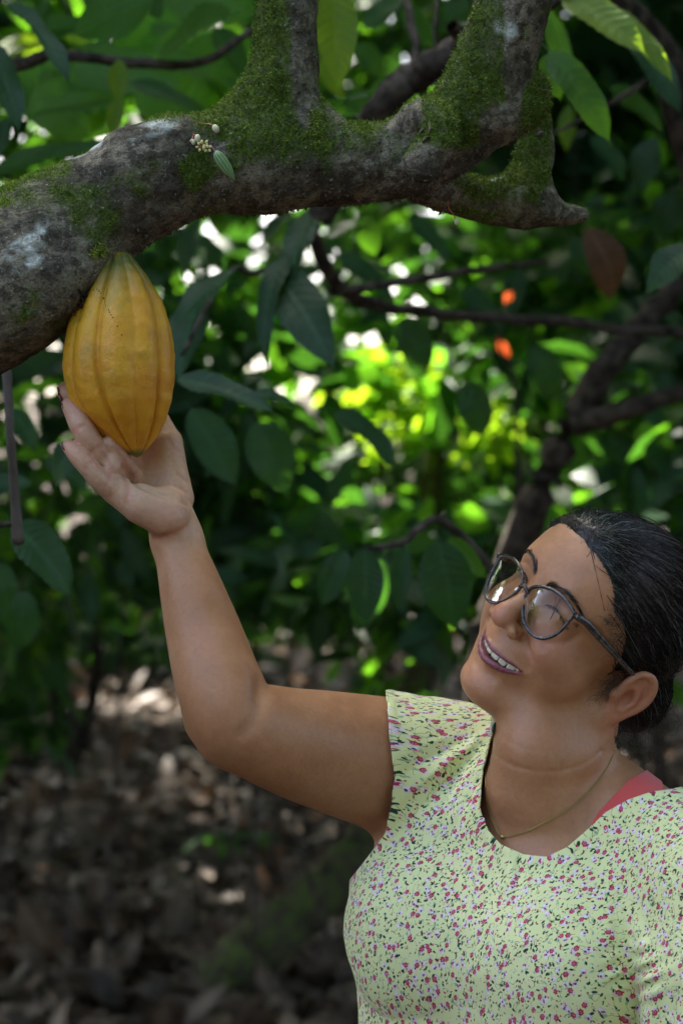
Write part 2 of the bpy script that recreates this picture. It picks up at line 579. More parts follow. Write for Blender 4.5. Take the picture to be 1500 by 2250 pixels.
crease([(208, 1014), (222, 1028), (238, 1046)], [.8, 1.6, .6], 1.6, .3)
crease([(228, 996), (236, 1012), (247, 1028)], [.8, 1.8, .8], 1.6, .3)
crease([(256, 984), (268, 1004), (284, 1034)], [.8, 1.8, .8], 1.8, .3)
crease([(372, 965), (385, 985), (395, 990)], [0.6, 1.0, 0.6], 3, .4)
crease([(392, 1040), (405, 1052), (412, 1056)], [0.6, 1.3, 0.6], 3, .4)
crease([(385, 1066), (400, 1074), (412, 1080)], [0.6, 1.3, 0.6], 3, .4)
crease([(336, 1186), (360, 1180), (390, 1170), (412, 1155)], [0.6, 1.5, 1.5, 0.6], 4, .5)
ALL_N = len(body.ops)

def body_ev(p, c=None, rad=None): return body.ev(p, c, rad)
BV, BF = extract(body_ev, np.array([-270, 1770, 1060.]), np.array([360, 2300, 1650.]), 1.8)
if True:
    BV = relax(BV, BF, 2, 0.35)
    _m = (BV[:, 0] < 45) & (BV[:, 2] < PM(0, 1200, 2)[2])
    BV = relax(BV, BF, 8, 0.5, _m.astype(np.float32))
# ------------------------------------------------------------------ masks on the skin
BVm = BV.copy()
def region(c, r, fr=WORLD, s=1.0):
    q = fr.loc(BVm) if fr is not WORLD else BVm
    return np.clip(1 - (((q - np.array(c)) / np.array(r)) ** 2).sum(1), 0, 1) ** s
qh = HEAD.loc(BVm)
near_head = np.abs(qh).max(1) < 140
lip = np.zeros(len(BV), np.float32); cav = lip.copy()
i = np.nonzero(near_head & (qh[:, 2] > 40) & (np.abs(qh[:, 1] + 44) < 26))[0]
fU = f_chain(UL, ULR)[0]; fL = f_chain(LL, LLR)[0]; fS = f_slot(LC, [.0, 2.6, 3.5, 2.6, .0], 54)[0]
dl = np.minimum(fU(qh[i]), fL(qh[i]))
lip[i] = 1 - sstep(-.1, 1.1, dl)
sl = fS(qh[i]); zf = np.interp(np.abs(qh[i, 0]), [0, 15, 25, 36], [88, 85, 79, 69]) - 5
cav[i] = (1 - sstep(.2, 1.2, sl)) * (1 - sstep(-3, 0, qh[i, 2] - zf))
flush = np.maximum.reduce([.8 * region((0, -6, 103), (20, 14, 22), HEAD), .55 * region((38, -8, 66), (34, 28, 45), HEAD), .55 * region((-38, -8, 66), (34, 28, 45), HEAD),
                           .9 * region((84, -6, -14), (16, 38, 24), HEAD, .5), .35 * region((0, -82, 76), (26, 20, 26), HEAD)])
px_ = 750 + FPX * BV[:, 0] / BV[:, 1]; py_ = 1125 - FPX * (BV[:, 2] - 1500) / BV[:, 1]
palm = (1 - sstep(1120, 1200, py_ - (px_ - 330) * .25)) * (px_ < 470)
tips = np.zeros(len(BV))
for ch in FING.values():
    t = PM(*ch[-1][:3]); tips = np.maximum(tips, np.clip(1 - np.linalg.norm(BV - t, axis=1) / 26, 0, 1))
flush = np.maximum(flush, tips * .7 * (px_ < 470))
flush = np.maximum(flush, .55 * palm * np.clip(1 - np.hypot(px_ - 372, py_ - 1125) / 60, 0, 1))
flush = np.maximum(flush, .5 * palm * np.clip(1 - np.hypot(px_ - 340, py_ - 1000) / 60, 0, 1))

cdm = np.full(len(BV), 99.0)
for q in [c_ for c_ in CREASES if c_[:, 0].max() < -80]:
    lo_, hi_ = q.min(0) - 6, q.max(0) + 6
    j = np.nonzero(((BV > lo_) & (BV < hi_)).all(1))[0]
    for p in spline(q, 3): cdm[j] = np.minimum(cdm[j], np.linalg.norm(BV[j] - p, axis=1))
flush = np.clip(flush + .8 * (1 - sstep(.8, 3.4, cdm)), 0, 1.2)
skin = Mat('skin')
a1, a2, a3, a4 = [skin.attr(n).outputs['Fac'] for n in ('lip', 'cavity', 'flush', 'palm')]
mott = skin.noise(55, 4, .6); mott2 = skin.noise(9, 3, .5)
c = skin.mix(skin.ramp(mott2, .3, .7), (.42, .195, .095), (.49, .245, .13))
c = skin.mix(skin.ramp(mott, .35, .65, 0, .30), c, (.29, .12, .055))
c = skin.mix(skin.math('MULTIPLY', a4, .8), c, (.60, .37, .26))
c = skin.mix(skin.math('MULTIPLY', a3, .55), c, (.50, .17, .12))
c = skin.mix(skin.ramp(skin.noise(230, 4, .65), .42, .62, 0, .16), c, (.27, .105, .05))
spot = skin.noise(260, 2, .5)
c = skin.mix(skin.ramp(spot, .70, .78, 0, .35), c, (.16, .07, .04))
lipc = skin.mix(skin.ramp(skin.noise(420, 3, .7), .35, .7), (.15, .035, .05), (.27, .085, .105))
c = skin.mix(a1, c, lipc)
c = skin.mix(a2, c, (.06, .012, .012))
skin.lk(c, skin.b.inputs['Base Color'])
skin.set(rough=.46, sss=.14, sssr=(1.0, .35, .18), ssss=.006, spec=.42)
skin.lk(skin.math('SUBTRACT', skin.ramp(mott, .3, .7, .50, .34), skin.math('MULTIPLY', a1, .12)), skin.b.inputs['Roughness'])
pore = skin.node('ShaderNodeTexVoronoi', feature='F1'); pore.inputs['Scale'].default_value = 1100; skin.lk(skin.obj(), pore.inputs['Vector'])
n1 = skin.bump(pore.outputs['Distance'], .16, .0004)
n2 = skin.bump(skin.noise(120, 4, .6), .35, .0012, skin.bump(skin.noise(300, 4, .6), .35, .0008, n1))
skin.lk(n2, skin.b.inputs['Normal'])

PERSON = empty('person', tuple(np.array([PM(1225, 2250, 2.1)[0], 2100, 0]) * .001))
tag(PERSON, 'smiling woman in yellow floral blouse and glasses reaching up to the yellow pod', 'person')
me = mesh_np('body', BV * .001, BF)
for n, v in (('lip', lip), ('cavity', cav), ('flush', flush), ('palm', palm)): attr(me, n, v)
BODY = link('body', me, PERSON, skin.m)

# ------------------------------------------------------------------ small mesh makers (metres)
def tubes(paths, rads, sides=3, close_tip=True):
    """many tubes in one mesh; paths (n, m, 3), rads (n, m)"""
    paths = np.asarray(paths, float); n, m, _ = paths.shape
    T = np.gradient(paths, axis=1); T /= np.linalg.norm(T, axis=2, keepdims=True) + 1e-12
    ref = np.where(np.abs(T[:, :, 2:3]) < .9, np.array([0, 0, 1.]), np.array([1., 0, 0]))
    N = np.cross(T, ref); N /= np.linalg.norm(N, axis=2, keepdims=True) + 1e-12
    Bn = np.cross(T, N)
    V = []
    for k in range(sides):
        a = 2 * math.pi * k / sides
        V.append(paths + (N * math.cos(a) + Bn * math.sin(a)) * np.asarray(rads)[:, :, None])
    V = np.stack(V, 2).reshape(-1, 3)
    idx = np.arange(n * m * sides).reshape(n, m, sides)
    a = idx[:, :-1]; b = idx[:, 1:]
    F = np.stack([a, np.roll(a, -1, 2), np.roll(b, -1, 2), b], -1).reshape(-1, 4)
    return V, F

def tube(path, rad, sides=8, n=0):
    if n: path = spline(path, n)
    path = np.array(path, float)
    r = np.interp(np.linspace(0, 1, len(path)), np.linspace(0, 1, len(np.atleast_1d(rad))), np.atleast_1d(rad)) if np.ndim(rad) else np.full(len(path), rad)
    return tubes(path[None], r[None], sides)

def join(parts):
    V = []; F = []; o = 0
    for v, f in parts:
        V.append(v); F.append(np.asarray(f) + o); o += len(v)
    return np.concatenate(V), np.concatenate(F)

def superell(c, r, ax=None, e=.6, nu=14, nv=9):
    u = np.linspace(-math.pi, math.pi, nu, endpoint=False); v = np.linspace(-math.pi / 2 + .12, math.pi / 2 - .12, nv)
    U, W_ = np.meshgrid(u, v)
    sg = lambda x: np.sign(x) * np.abs(x) ** e
    p = np.stack([sg(np.cos(W_)) * sg(np.cos(U)), sg(np.cos(W_)) * sg(np.sin(U)), sg(np.sin(W_))], -1).reshape(-1, 3) * np.array(r)
    if ax is not None: p = p @ np.array(ax).T
    idx = np.arange(nu * nv).reshape(nv, nu)
    F = np.stack([idx[:-1], np.roll(idx[:-1], -1, 1), np.roll(idx[1:], -1, 1), idx[1:]], -1).reshape(-1, 4)
    caps = [[idx[0, 0], idx[0, nu - 1 - k], idx[0, nu - 2 - k], idx[0, nu - 2 - k]] for k in range(0)]
    p = np.vstack([p, [[0, 0, -r[2]], [0, 0, r[2]]]]) if ax is None else np.vstack([p, np.array([[0, 0, -r[2]], [0, 0, r[2]]]) @ np.array(ax).T])
    a, b = nu * nv, nu * nv + 1
    for k in range(0, nu, 2):
        caps.append([idx[0, (k + 2) % nu], idx[0, (k + 1) % nu], idx[0, k], a])
        caps.append([idx[-1, k], idx[-1, (k + 1) % nu], idx[-1, (k + 2) % nu], b])
    return p + np.array(c), np.vstack([F, caps])

# ------------------------------------------------------------------ teeth
enamel = Mat('tooth_enamel'); enamel.set(base=(.70, .64, .50), rough=.22, sss=.1, sssr=(1, .8, .6), ssss=.002)
for x in (-27, -20.3, -12.7, -4.4, 4.4, 12.7, 20.3, 27, 32):
    z = surf(base, HEAD, x, -44) - 7.5
    w = 4.6 if abs(x) < 6 else 4.2
    a = math.atan(-x * .045)
    ax = np.array([[math.cos(a), 0, -math.sin(a)], [0, 1, 0], [math.sin(a), 0, math.cos(a)]])
    yb = -42.2 + .07 * abs(x)
    v, f = superell((x, yb, z), (w, 6.2, 3.2), ax, .36)
    me = mesh_np('tooth', HEAD.wor(v) * .001, f)
    link('tooth', me, PERSON, enamel.m)
v, f = tube(HEAD.wor(np.array([(x, -41.2 + .07 * abs(x), surf(base, HEAD, x, -44) - 8.6) for x in (-32, -24, -16, -8, 0, 8, 16, 24, 32)])) * .001, .0038, 8, 3)
link('upper_gum', mesh_np('upper_gum', v, f), PERSON, enamel.m)
v, f = tube(HEAD.wor(np.array([(x, -53, surf(base, HEAD, x, -50) - 9) for x in (-22, -11, 0, 11, 22)])) * .001, .0035, 6, 3)
link('lower_gum', mesh_np('lower_gum', v, f), PERSON, enamel.m)

# ------------------------------------------------------------------ fingernails
nailm = Mat('nail_varnish'); nailm.set(base=(.11, .006, .016), rough=.14, coat=.6)
def nail(px, py, Y, d, r, view_out):
    d = np.array([d[0], 0, -d[1]], float); d /= np.linalg.norm(d)
    n = np.array([view_out[0], view_out[2], -view_out[1]], float); n -= d * (n @ d); n /= np.linalg.norm(n)
    ax = np.stack([d, np.cross(n, d), n], 1)
    v, f = superell(PM(px, py, Y), r, ax, .8, 14, 7)
    link('fingernail', mesh_np('fingernail', v * .001, f), PERSON, nailm.m)
nail(143, 988, 1.982, (-.55, -.8), (6.5, 4.6, 1.6), (-.8, .55, -.1))
nail(143, 899, 1.990, (-.35, -.9), (6.5, 4.8, 1.7), (-.9, .35, .05))
nail(135, 876, 2.008, (-.35, -.9), (6.0, 4.6, 1.6), (-.9, .35, .1))
nail(131, 860, 2.031, (-.35, -.9), (5.0, 4.4, 1.5), (-.9, .35, .1))
nail(234, 976, 1.989, (-.35, -.9), (4.6, 3.4, 1.4), (-.85, .1, -.45))

# ------------------------------------------------------------------ eyebrows
hairm = Mat('dark_hair')
g_ = hairm.attr('grey').outputs['Fac']
hv = hairm.attr('tone').outputs['Fac']
c = hairm.mix(hv, (.0025, .0025, .003), (.009, .007, .008))
c = hairm.mix(g_, c, (.16, .155, .15))
hairm.lk(c, hairm.b.inputs['Base Color'])
hairm.set(rough=.25, spec=.6)
def put_hair(name, paths, rads, grey, tone, sides=3):
    v, f = tubes(paths, rads, sides)
    me = mesh_np(name, v * .001, f)
    m = paths.shape[1]
    attr(me, 'grey', np.repeat(grey, m * sides)); attr(me, 'tone', np.repeat(tone, m * sides))
    o = link(name, me, PERSON, hairm.m)
    return o
for s in (1, -1):
    pts = []
    line = spline([(9, 39, 0), (18, 44, 0), (30, 47, 0), (42, 44, 0), (50, 38, 0)], 8)
    for k in range(230):
        t = rng.random() ** 1.1; i_ = t * (len(line) - 1); a = line[int(i_)]; b = line[min(int(i_) + 2, len(line) - 1)]
        dirv = (b - a); dirv /= np.linalg.norm(dirv) + 1e-9
        x, y = a[0] + rng.normal() * .5, a[1] + rng.normal() * (1.7 - 1.2 * t)
        L_ = rng.uniform(4, 7.5)
        x2, y2 = x + dirv[0] * L_, y + dirv[1] * L_ + rng.normal() * .8 + .8 * (1 - t)
        pts.append([(x, y), ((x + x2) / 2, (y + y2) / 2 + .3), (x2, y2)])
    grid = {}
    def sz(x, y):
        key = (round(x / 2), round(y / 2))
        if key not in grid: grid[key] = surf(head, HEAD, s * key[0] * 2, key[1] * 2)
        return grid[key]
    P3 = np.array([[(s * x, y, sz(x, y) + .5 + .4 * j) for j, (x, y) in enumerate(p)] for p in pts])
    P3 = HEAD.wor(P3.reshape(-1, 3)).reshape(P3.shape)
    n = len(P3)
    put_hair('eyebrow', P3, np.tile([.16, .13, .05], (n, 1)), np.zeros(n), rng.random(n))

for k_, pts_ in enumerate(LASH):
    L3 = spline(pts_, 12); out = []
    sg_ = 1 if pts_[0][0] > 0 else -1
    for a in L3[3:]:
        for _ in range(3):
            d_ = np.array([sg_ * rng.uniform(.1, .8), -rng.uniform(.3, .8), rng.uniform(.3, .9)]); l_ = rng.uniform(2.5, 5.5)
            p0 = a + rng.normal(size=3) * .25 + (0, 0, .6)
            out.append([p0, p0 + d_ * l_ * .5, p0 + d_ * l_ + (0, .8, .3)])
    out = np.array(out); out = HEAD.wor(out.reshape(-1, 3)).reshape(out.shape)
    put_hair('eyelashes', out, np.tile([.17, .14, .05], (len(out), 1)), np.zeros(len(out)), np.zeros(len(out)))

# ------------------------------------------------------------------ head hair: slicked back into a low knot
HP = np.array([(96, 92), (84, 86), (70, 78), (61, 57), (44, 49), (32, 40), (22, 24), (14, 8), (11, -10), (5, -12), (1, 6), (-6, 18), (-20, 22), (-32, 10), (-34, -20), (-42, -50), (-60, -72), (-140, -72), (-170, 0), (-150, 160), (96, 170)], float)
def poly_sd(P2, poly):
    d = np.full(len(P2), 1e9); ins = np.zeros(len(P2), bool)
    for i in range(len(poly)):
        a = poly[i]; b = poly[(i + 1) % len(poly)]
        e = b - a; w = P2 - a
        t = np.clip((w @ e) / (e @ e), 0, 1)
        d = np.minimum(d, np.hypot(*(w - t[:, None] * e).T))
        cnd = (a[1] > P2[:, 1]) != (b[1] > P2[:, 1])
        if a[1] != b[1]:
            x = (b[0] - a[0]) * (P2[:, 1] - a[1]) / (b[1] - a[1]) + a[0]
            ins ^= cnd & (P2[:, 0] < x)
    return np.where(ins, d, -d)
skull = Sculpt(); skull.ops = list(head.ops[:4])
skull.add(f_ell((5, -26, -104), (42, 38, 36)), 22, 'u', HEAD)
skull.add(f_chain([(0, -20, -60), (0, -60, -62)], [46, 30]), 15, 'u', HEAD)
def hair_ev(p, c=None, rad=None):
    q = HEAD.loc(p)
    g = poly_sd(q[:, [2, 1]], HP) + 1.5 * vnoise(q, 6.0)
    t = -3.0 + 7.5 * sstep(-3, 16, g)
    ang = np.arctan2(q[:, 0], q[:, 1] - 10)
    rid = vnoise(np.stack([ang * 26, q[:, 2] * .022, q[:, 0] * 0], 1), 1.0) * .9 + vnoise(np.stack([ang * 60, q[:, 2] * .03, q[:, 0] * 0], 1), 1.0) * .5
    return skull.ev(p, c, rad) - t - rid * (t > 0)
hb0 = HEAD.O - 190; hb1 = HEAD.O + 190
HVv, HFf = extract(hair_ev, hb0, hb1, 2.2, margin=1.9)
ql = HEAD.loc(HVv)
keep = poly_sd(ql[:, [2, 1]], HP) > -4
HFf = HFf[keep[HFf].all(1)]
HVv, HFf = compact(HVv, HFf)
me = mesh_np('hair', HVv * .001, HFf)
ql = HEAD.loc(HVv)
attr(me, 'grey', .04 + 0 * ql[:, 0]); attr(me, 'tone', .5 + .5 * vnoise(np.stack([np.arctan2(ql[:, 0], ql[:, 1] - 10) * 40, ql[:, 2] * .02, 0 * ql[:, 0]], 1)))
HAIR = link('hair', me, PERSON, hairm.m)

def march(q0, dirs, C, evf, lift):
    """radius along dirs from C (head mm) where evf crosses zero, found from outside"""
    t = np.full(len(dirs), 175.0, np.float32)
    for _ in range(12):
        p = HEAD.wor(C + dirs * t[:, None])
        t -= evf(p) / HEAD.s * .8
    return t + lift
NST, MST = 7000, 15
C0 = np.array([0, 30, -12.0], np.float32)
# roots: on the hairline and all over the scalp, ends: the knot at the back
roots = []
line = spline([(0, 96, 78, ), (14, 91, 76), (30, 79, 67), (44, 62, 60), (58, 50, 44), (66, 41, 32), (70, 24, 22), (73, 6, 14), (73, -8, 10)], 6)
for k in range(NST):
    if k < NST * .55:
        t = rng.random(); a = line[int(t * (len(line) - 1))].copy()
        a += rng.normal(size=3) * (2.6, 3.0, 3.0); a[2] -= rng.normal() * 4 + 2.5
        a[0] *= 1 if rng.random() < .72 else -1
    else:
        a = rng.normal(size=3); a /= np.linalg.norm(a); a = a * (75, 90, 98) + (0, 40, -12)
        if a[1] < -20: a[1] = -a[1]
        if rng.random() < .5: a[0] = abs(a[0])
        if poly_sd(a[None, [2, 1]], HP)[0] < 8: a = np.array([rng.uniform(-60, 60), 100, rng.uniform(-60, 50)])
    roots.append(a)
roots = np.array(roots, np.float32)
d0 = roots - C0; d0 /= np.linalg.norm(d0, axis=1, keepdims=True)
knot = np.array([0, -22, -105.0]) + rng.normal(size=(NST, 3)) * (12, 9, 3)
d1 = knot - C0; d1 /= np.linalg.norm(d1, axis=1, keepdims=True)
tt = np.linspace(0, 1, MST)
om = np.arccos(np.clip((d0 * d1).sum(1), -.999, .999))[:, None]
fracl = rng.uniform(.55, 1.0, (NST, 1))
ts = tt[None] * fracl
D = (np.sin((1 - ts) * om)[..., None] * d0[:, None] + np.sin(ts * om)[..., None] * d1[:, None]) / np.sin(om)[..., None]
# let the locks sweep up and over rather than straight back
D[..., 1] += .16 * np.sin(ts * math.pi) * np.sign(d0[:, None, 1] + .3)
wob = rng.normal(size=(NST, 1, 3)) * .010
D = D + wob * np.sin(ts * 5 + rng.random((NST, 1)) * 6)[..., None]
D /= np.linalg.norm(D, axis=2, keepdims=True)
Df = D.reshape(-1, 3).astype(np.float32)
lift = np.repeat(np.abs(rng.normal(size=NST)) * .45 + .15 + np.where(rng.random(NST) < .035, rng.uniform(1.2, 4.5, NST), 0), MST)
rr = march(None, Df, C0, hair_ev, lift)
PT = HEAD.wor(C0 + Df * rr[:, None]).reshape(NST, MST, 3)
thick = rng.uniform(.16, .42, (NST, 1)) * np.interp(tt, [0, .1, .85, 1], [.5, 1, 1, .3])[None]
grey = np.where(rng.random(NST) < .05, rng.uniform(.3, 1, NST), 0.0)
frontish = np.clip((roots[:, 2] - 40) / 40, 0, 1)
grey = np.where(rng.random(NST) < .25 * frontish, rng.uniform(.4, 1, NST), grey)
put_hair('hair_strands', PT, thick, grey, rng.random(NST) ** 2)['kind'] = 'stuff'
# loose curls at the temple, in front of the ear and at the nape
cur = []
def curl(c, n, spread, L, amp, g, down=(-.1, -1, 0)):
    for _ in range(n):
        p = np.array(c, float) + rng.normal(size=3) * spread
        dn = np.array(down, float) + rng.normal(size=3) * .45; dn /= np.linalg.norm(dn)
        x = np.cross(dn, rng.normal(size=3)); x /= np.linalg.norm(x); y = np.cross(dn, x)
        t = np.linspace(0, 1, MST); ph = rng.random() * 6; fr = rng.uniform(3, 9)
        Lk = L * rng.uniform(.4, 1.1)
        q = p + dn * Lk * t[:, None] + (x * np.cos(ph + fr * t)[:, None] + y * np.sin(ph + fr * t)[:, None]) * amp * np.sqrt(t)[:, None]
        cur.append((q, rng.uniform(.06, .15), g if rng.random() < .5 else 0))
curl((58, 52, 50), 60, (4, 4, 4), 14, 3, .7, (.3, -.3, .3))
curl((68, 42, 36), 60, (2, 7, 6), 18, 3.5, .35, (.2, -.6, .4))
curl((34, 76, 60), 6, (9, 4, 4), 14, 3, .9, (-.2, .2, .5))
curl((74, 0, 14), 60, (2, 9, 3), 22, 3, .1, (.1, -.9, .3))
curl((60, -42, -40), 420, (9, 15, 12), 30, 4, .05, (.15, -.8, .2))
curl((40, -60, -62), 420, (15, 15, 14), 34, 5, .05, (.1, -.9, -.1))
curl((25, -45, -110), 420, (22, 22, 20), 30, 6, .1, (.0, -.6, -.5))
curl((-5, 96, 74), 24, (14, 4, 4), 12, 3, .8, (-.4, .3, .5))
CP = np.array([c_[0] for c_ in cur], np.float32); nC = len(CP)
CP = HEAD.wor(CP.reshape(-1, 3))
dsk = body.ev(CP.astype(np.float32))
push = np.maximum(0, .5 - dsk)
CP = CP + body.grad(CP.astype(np.float32)) * push[:, None]
CP = CP.reshape(nC, MST, 3)
put_hair('stray_curls', CP, np.array([c_[1] for c_ in cur])[:, None] * np.interp(tt, [0, .7, 1], [1, .8, .3])[None], np.array([c_[2] for c_ in cur]), rng.random(nC) * .6)['kind'] = 'stuff'

# ------------------------------------------------------------------ glasses
def pxz(px, py, z0=98.0, curv=.0022):
    dr = PM(px, py, 1.0) - CAMP; z = z0
    for _ in range(25):
        a = ((CAMP - HEAD.O) @ HEAD.R)[2] / HEAD.s; b = ((CAMP + dr - HEAD.O) @ HEAD.R)[2] / HEAD.s
        t = (z - a) / (b - a); q = ((CAMP + dr * t - HEAD.O) @ HEAD.R) / HEAD.s
        z = z0 - curv * (q[0] + 4.5) ** 2
    return q
trace = [(600, 440), (640, 415), (700, 408), (780, 425), (850, 465), (910, 520), (960, 590), (980, 640), (940, 690), (900, 740), (840, 795), (770, 830), (700, 836), (640, 810), (595, 760), (565, 700), (553, 630), (562, 540), (578, 480)]
N1 = np.array([pxz(1000 + a / 3.75, 1180 + b / 3.75) for a, b in trace])
ga = math.radians(9.4); gc = np.array([-4.5, 22.0])
def toG(x, y): dx, dy = x - gc[0], y - gc[1]; return dx * math.cos(ga) + dy * math.sin(ga), -dx * math.sin(ga) + dy * math.cos(ga)
def frG(u, v): return gc[0] + u * math.cos(ga) - v * math.sin(ga), gc[1] + u * math.sin(ga) + v * math.cos(ga)
Gn = np.array([toG(x, y) for x, y, _ in N1])
frm = Mat('smoky_frame_plastic')
frm.lk(frm.mix(frm.ramp(frm.noise(160, 3, .6), .35, .65), (.018, .014, .015), (.07, .055, .055)), frm.b.inputs['Base Color'])
frm.set(rough=.22, coat=.3, trans=.15)
glass = Mat('lens_glass')
glass.n.remove(glass.b)
tr = glass.node('ShaderNodeBsdfTransparent'); tr.inputs[0].default_value = (.90, .90, .90, 1)
gl = glass.node('ShaderNodeBsdfGlossy'); gl.inputs['Roughness'].default_value = .015
fz = glass.node('ShaderNodeFresnel'); fz.inputs['IOR'].default_value = 1.5
mx = glass.node('ShaderNodeMixShader')
nb_ = glass.bump(glass.noise(60, 3, .6), .06, .002)
glass.lk(nb_, gl.inputs['Normal'])
glass.lk(glass.math('MULTIPLY', fz.outputs[0], .42), mx.inputs[0]); glass.lk(tr.outputs[0], mx.inputs[1]); glass.lk(gl.outputs[0], mx.inputs[2]); glass.lk(mx.outputs[0], glass.out.inputs['Surface'])
GLS = empty('eyeglasses', tuple(HEAD.wor(np.array([[0, 24, 94.0]]))[0] * .001))
GLS.parent = PERSON; GLS.matrix_parent_inverse = Matrix.Translation(-Vector(PERSON.location))
def glink(name, me, mat):
    o = link(name, me, None, mat); o.parent = GLS
    o.matrix_parent_inverse = Matrix.Translation(-Vector(GLS.location)); return o
def gpt(u, v, dz=0):
    x, y = frG(u, v); return (x, y, 98 - .0022 * (x + 4.5) ** 2 + .16 * min(x + 4.5, 0) + dz)
for s in (1, -1):
    ring = np.array([(s * u, v) for u, v in Gn])
    c2 = ring.mean(0)
    loop = spline(np.vstack([ring, ring[:1]]), 3)[:-1]
    loc = np.array([gpt(u, v) for u, v in loop])
    w3 = HEAD.wor(loc) * .001
    pth = np.vstack([w3, w3[:2]])
    v, f = tubes(pth[None], np.full((1, len(pth)), .0016), 8)
    glink('rim', mesh_np('rim', v, f), frm.m)
    rings = []
    for k in (1.0, .75, .5, .25):
        rings.append(np.array([gpt(*(c2 + (p - c2) * k), dz=3.0 * (1 - k * k) - .6) for p in loop]))
    R_ = np.concatenate(rings); n = len(loop)
    vv = np.concatenate([R_, [gpt(*c2, dz=2.4)]])
    F = []
    for k in range(3):
        for j in range(n):
            F.append([k * n + j, k * n + (j + 1) % n, (k + 1) * n + (j + 1) % n, (k + 1) * n + j])
    for j in range(0, n, 2): F.append([3 * n + j, 3 * n + (j + 1) % n, 3 * n + (j + 2) % n, 4 * n])
    me = mesh_np('lens', HEAD.wor(vv) * .001, F)
    if s < 0: me.flip_normals()
    glink('lens', me, glass.m)
    # temple arm
    oc = ring[np.argmax(ring[:, 0] * s + ring[:, 1] * .8)]
    h0 = np.array(gpt(*oc)); e = h0 + (s * 3.5, 0, -4)
    tipp = np.array((s * 78, 17, 2.0)); kn = e + (s * 3.0, -.5, -9)
    path = np.vstack([[h0], [e], [kn + (tipp - kn) * w_ + (s * 3.0 * math.sin(w_ * 3.1), 0, 0) for w_ in np.linspace(0, 1, 8)], [(s * 79, 6, -22)]])
    path = spline(path, 3)
    v, f = tube(HEAD.wor(path) * .001, [.0028, .0036, .0030, .0024, .0018], 8)
    glink('temple_arm', mesh_np('temple_arm', v, f), frm.m)
    hv_, hf_ = superell(h0 + (s * 2.6, 0, -1.5), (3.4, 2.4, 2.4), None, .6)
    glink('hinge', mesh_np('hinge', HEAD.wor(hv_) * .001, hf_), frm.m)
ib = Gn[np.argmin(Gn[:, 0] - .25 * Gn[:, 1])]
bp = [gpt(ib[0] + 1, ib[1] - 2), gpt(ib[0] * .4, ib[1] + .6, 1.5), gpt(-ib[0] * .4, ib[1] + .6, 1.5), gpt(-ib[0] - 1, ib[1] - 2)]
v, f = tube(HEAD.wor(spline(bp, 4)) * .001, .0018, 8)
glink('bridge', mesh_np('bridge', v, f), frm.m)

# ------------------------------------------------------------------ blouse
def pxy(p): return np.stack([750 + FPX * p[:, 0] / p[:, 1], 1125 - FPX * (p[:, 2] - 1500) / p[:, 1]], 1)
sh = Sculpt()
trunk = Sculpt(); trunk.ops = list(body.ops[HEAD_N:HAND0])
def S(prim, k=8.0): sh.add(prim, k, 'u', WORLD)
S(f_chain([PM(1100, 1745, 2.08), PM(1000, 1705, 2.11), PM(880, 1685, 2.09), PM(800, 1678, 2.065)], [62, 66, 66, 68]), 20)
S(f_chain([PM(1330, 1775, 2.03), PM(1440, 1845, 1.98), SL], [51, 49, 60]), 20)
S(f_ell(PM(1200, 2020, 2.11), (155, 116, 156), TR), 50)
S(f_chain([PM(1215, 2110, 2.12), PM(1225, 2520, 2.13)], [128, 140]), 50)
S(f_chain([PM(975, 2045, 2.07), PM(985, 2160, 2.07), PM(990, 2520, 2.08)], [86, 84, 84]), 40)
S(f_chain([PM(1225, 2090, 1.995), PM(1235, 2190, 2.0), PM(1240, 2520, 2.02)], [86, 84, 80]), 50)
S(f_chain([SL, PM(1590, 2150, 1.915), PM(1560, 2500, 1.93)], [63, 72, 70]), 10)
S(f_chain([PM(1150, 1830, 2.03), PM(930, 1850, 2.09)], [60, 66]), 40)
def folds(p):
    q = pxy(p); x, y = q[:, 0], q[:, 1]
    d = np.zeros(len(p), np.float32)
    front = p[:, 1] < 2150
    # gathers running from beside the neck down to the sleeve opening
    u = (x - 1070) * .62 + (y - 1600) * .78; w = (x - 1070) * .78 - (y - 1600) * .62     # u down-left..., w across
    ang = np.arctan2(y - 1560, 1130 - x)
    rr_ = np.hypot(x - 1130, y - 1560)
    win = np.exp(-((rr_ - 190) / 95) ** 2) * sstep(.25, .5, ang) * (1 - sstep(1.15, 1.45, ang))
    d += win * 5.5 * (np.sin(ang * 21 + .3 + vnoise(p, 60.0)) ** 3 * .6 + .4 * np.sin(ang * 13))
    # soft drag lines over the bust and trunk
    n_ = fbm(np.stack([x * .006 + y * .0035, y * .0022 - x * .001, x * 0 + 3.1], 1), 1.0, 3)
    d += 6.0 * n_ * sstep(1780, 1950, y)
    d += 1.8 * fbm(p, 30.0, 3)
    # the crease between trunk and hanging sleeve, and its puckers
    xc = 1378 + 16 * np.sin(y * .012)
    d -= 9.0 * np.exp(-((x - xc) / 13) ** 2) * sstep(1930, 2080, y)
    d += 6.0 * np.exp(-((x - xc - 32) / 22) ** 2) * sstep(1960, 2100, y)
    d += 4.5 * np.sin((y - 2120) * .16 + (x - 1380) * .07) * np.exp(-((x - 1395) / 48) ** 2 - ((y - 2140) / 55) ** 2)
    # a slack fold under the neckline
    d += 2.4 * np.exp(-((x - 1118) / 14) ** 2 - ((y - 1935) / 60) ** 2)
    d -= 2.0 * np.exp(-((x - 1145) / 12) ** 2 - ((y - 1925) / 60) ** 2)
    return (d * front).astype(np.float32)
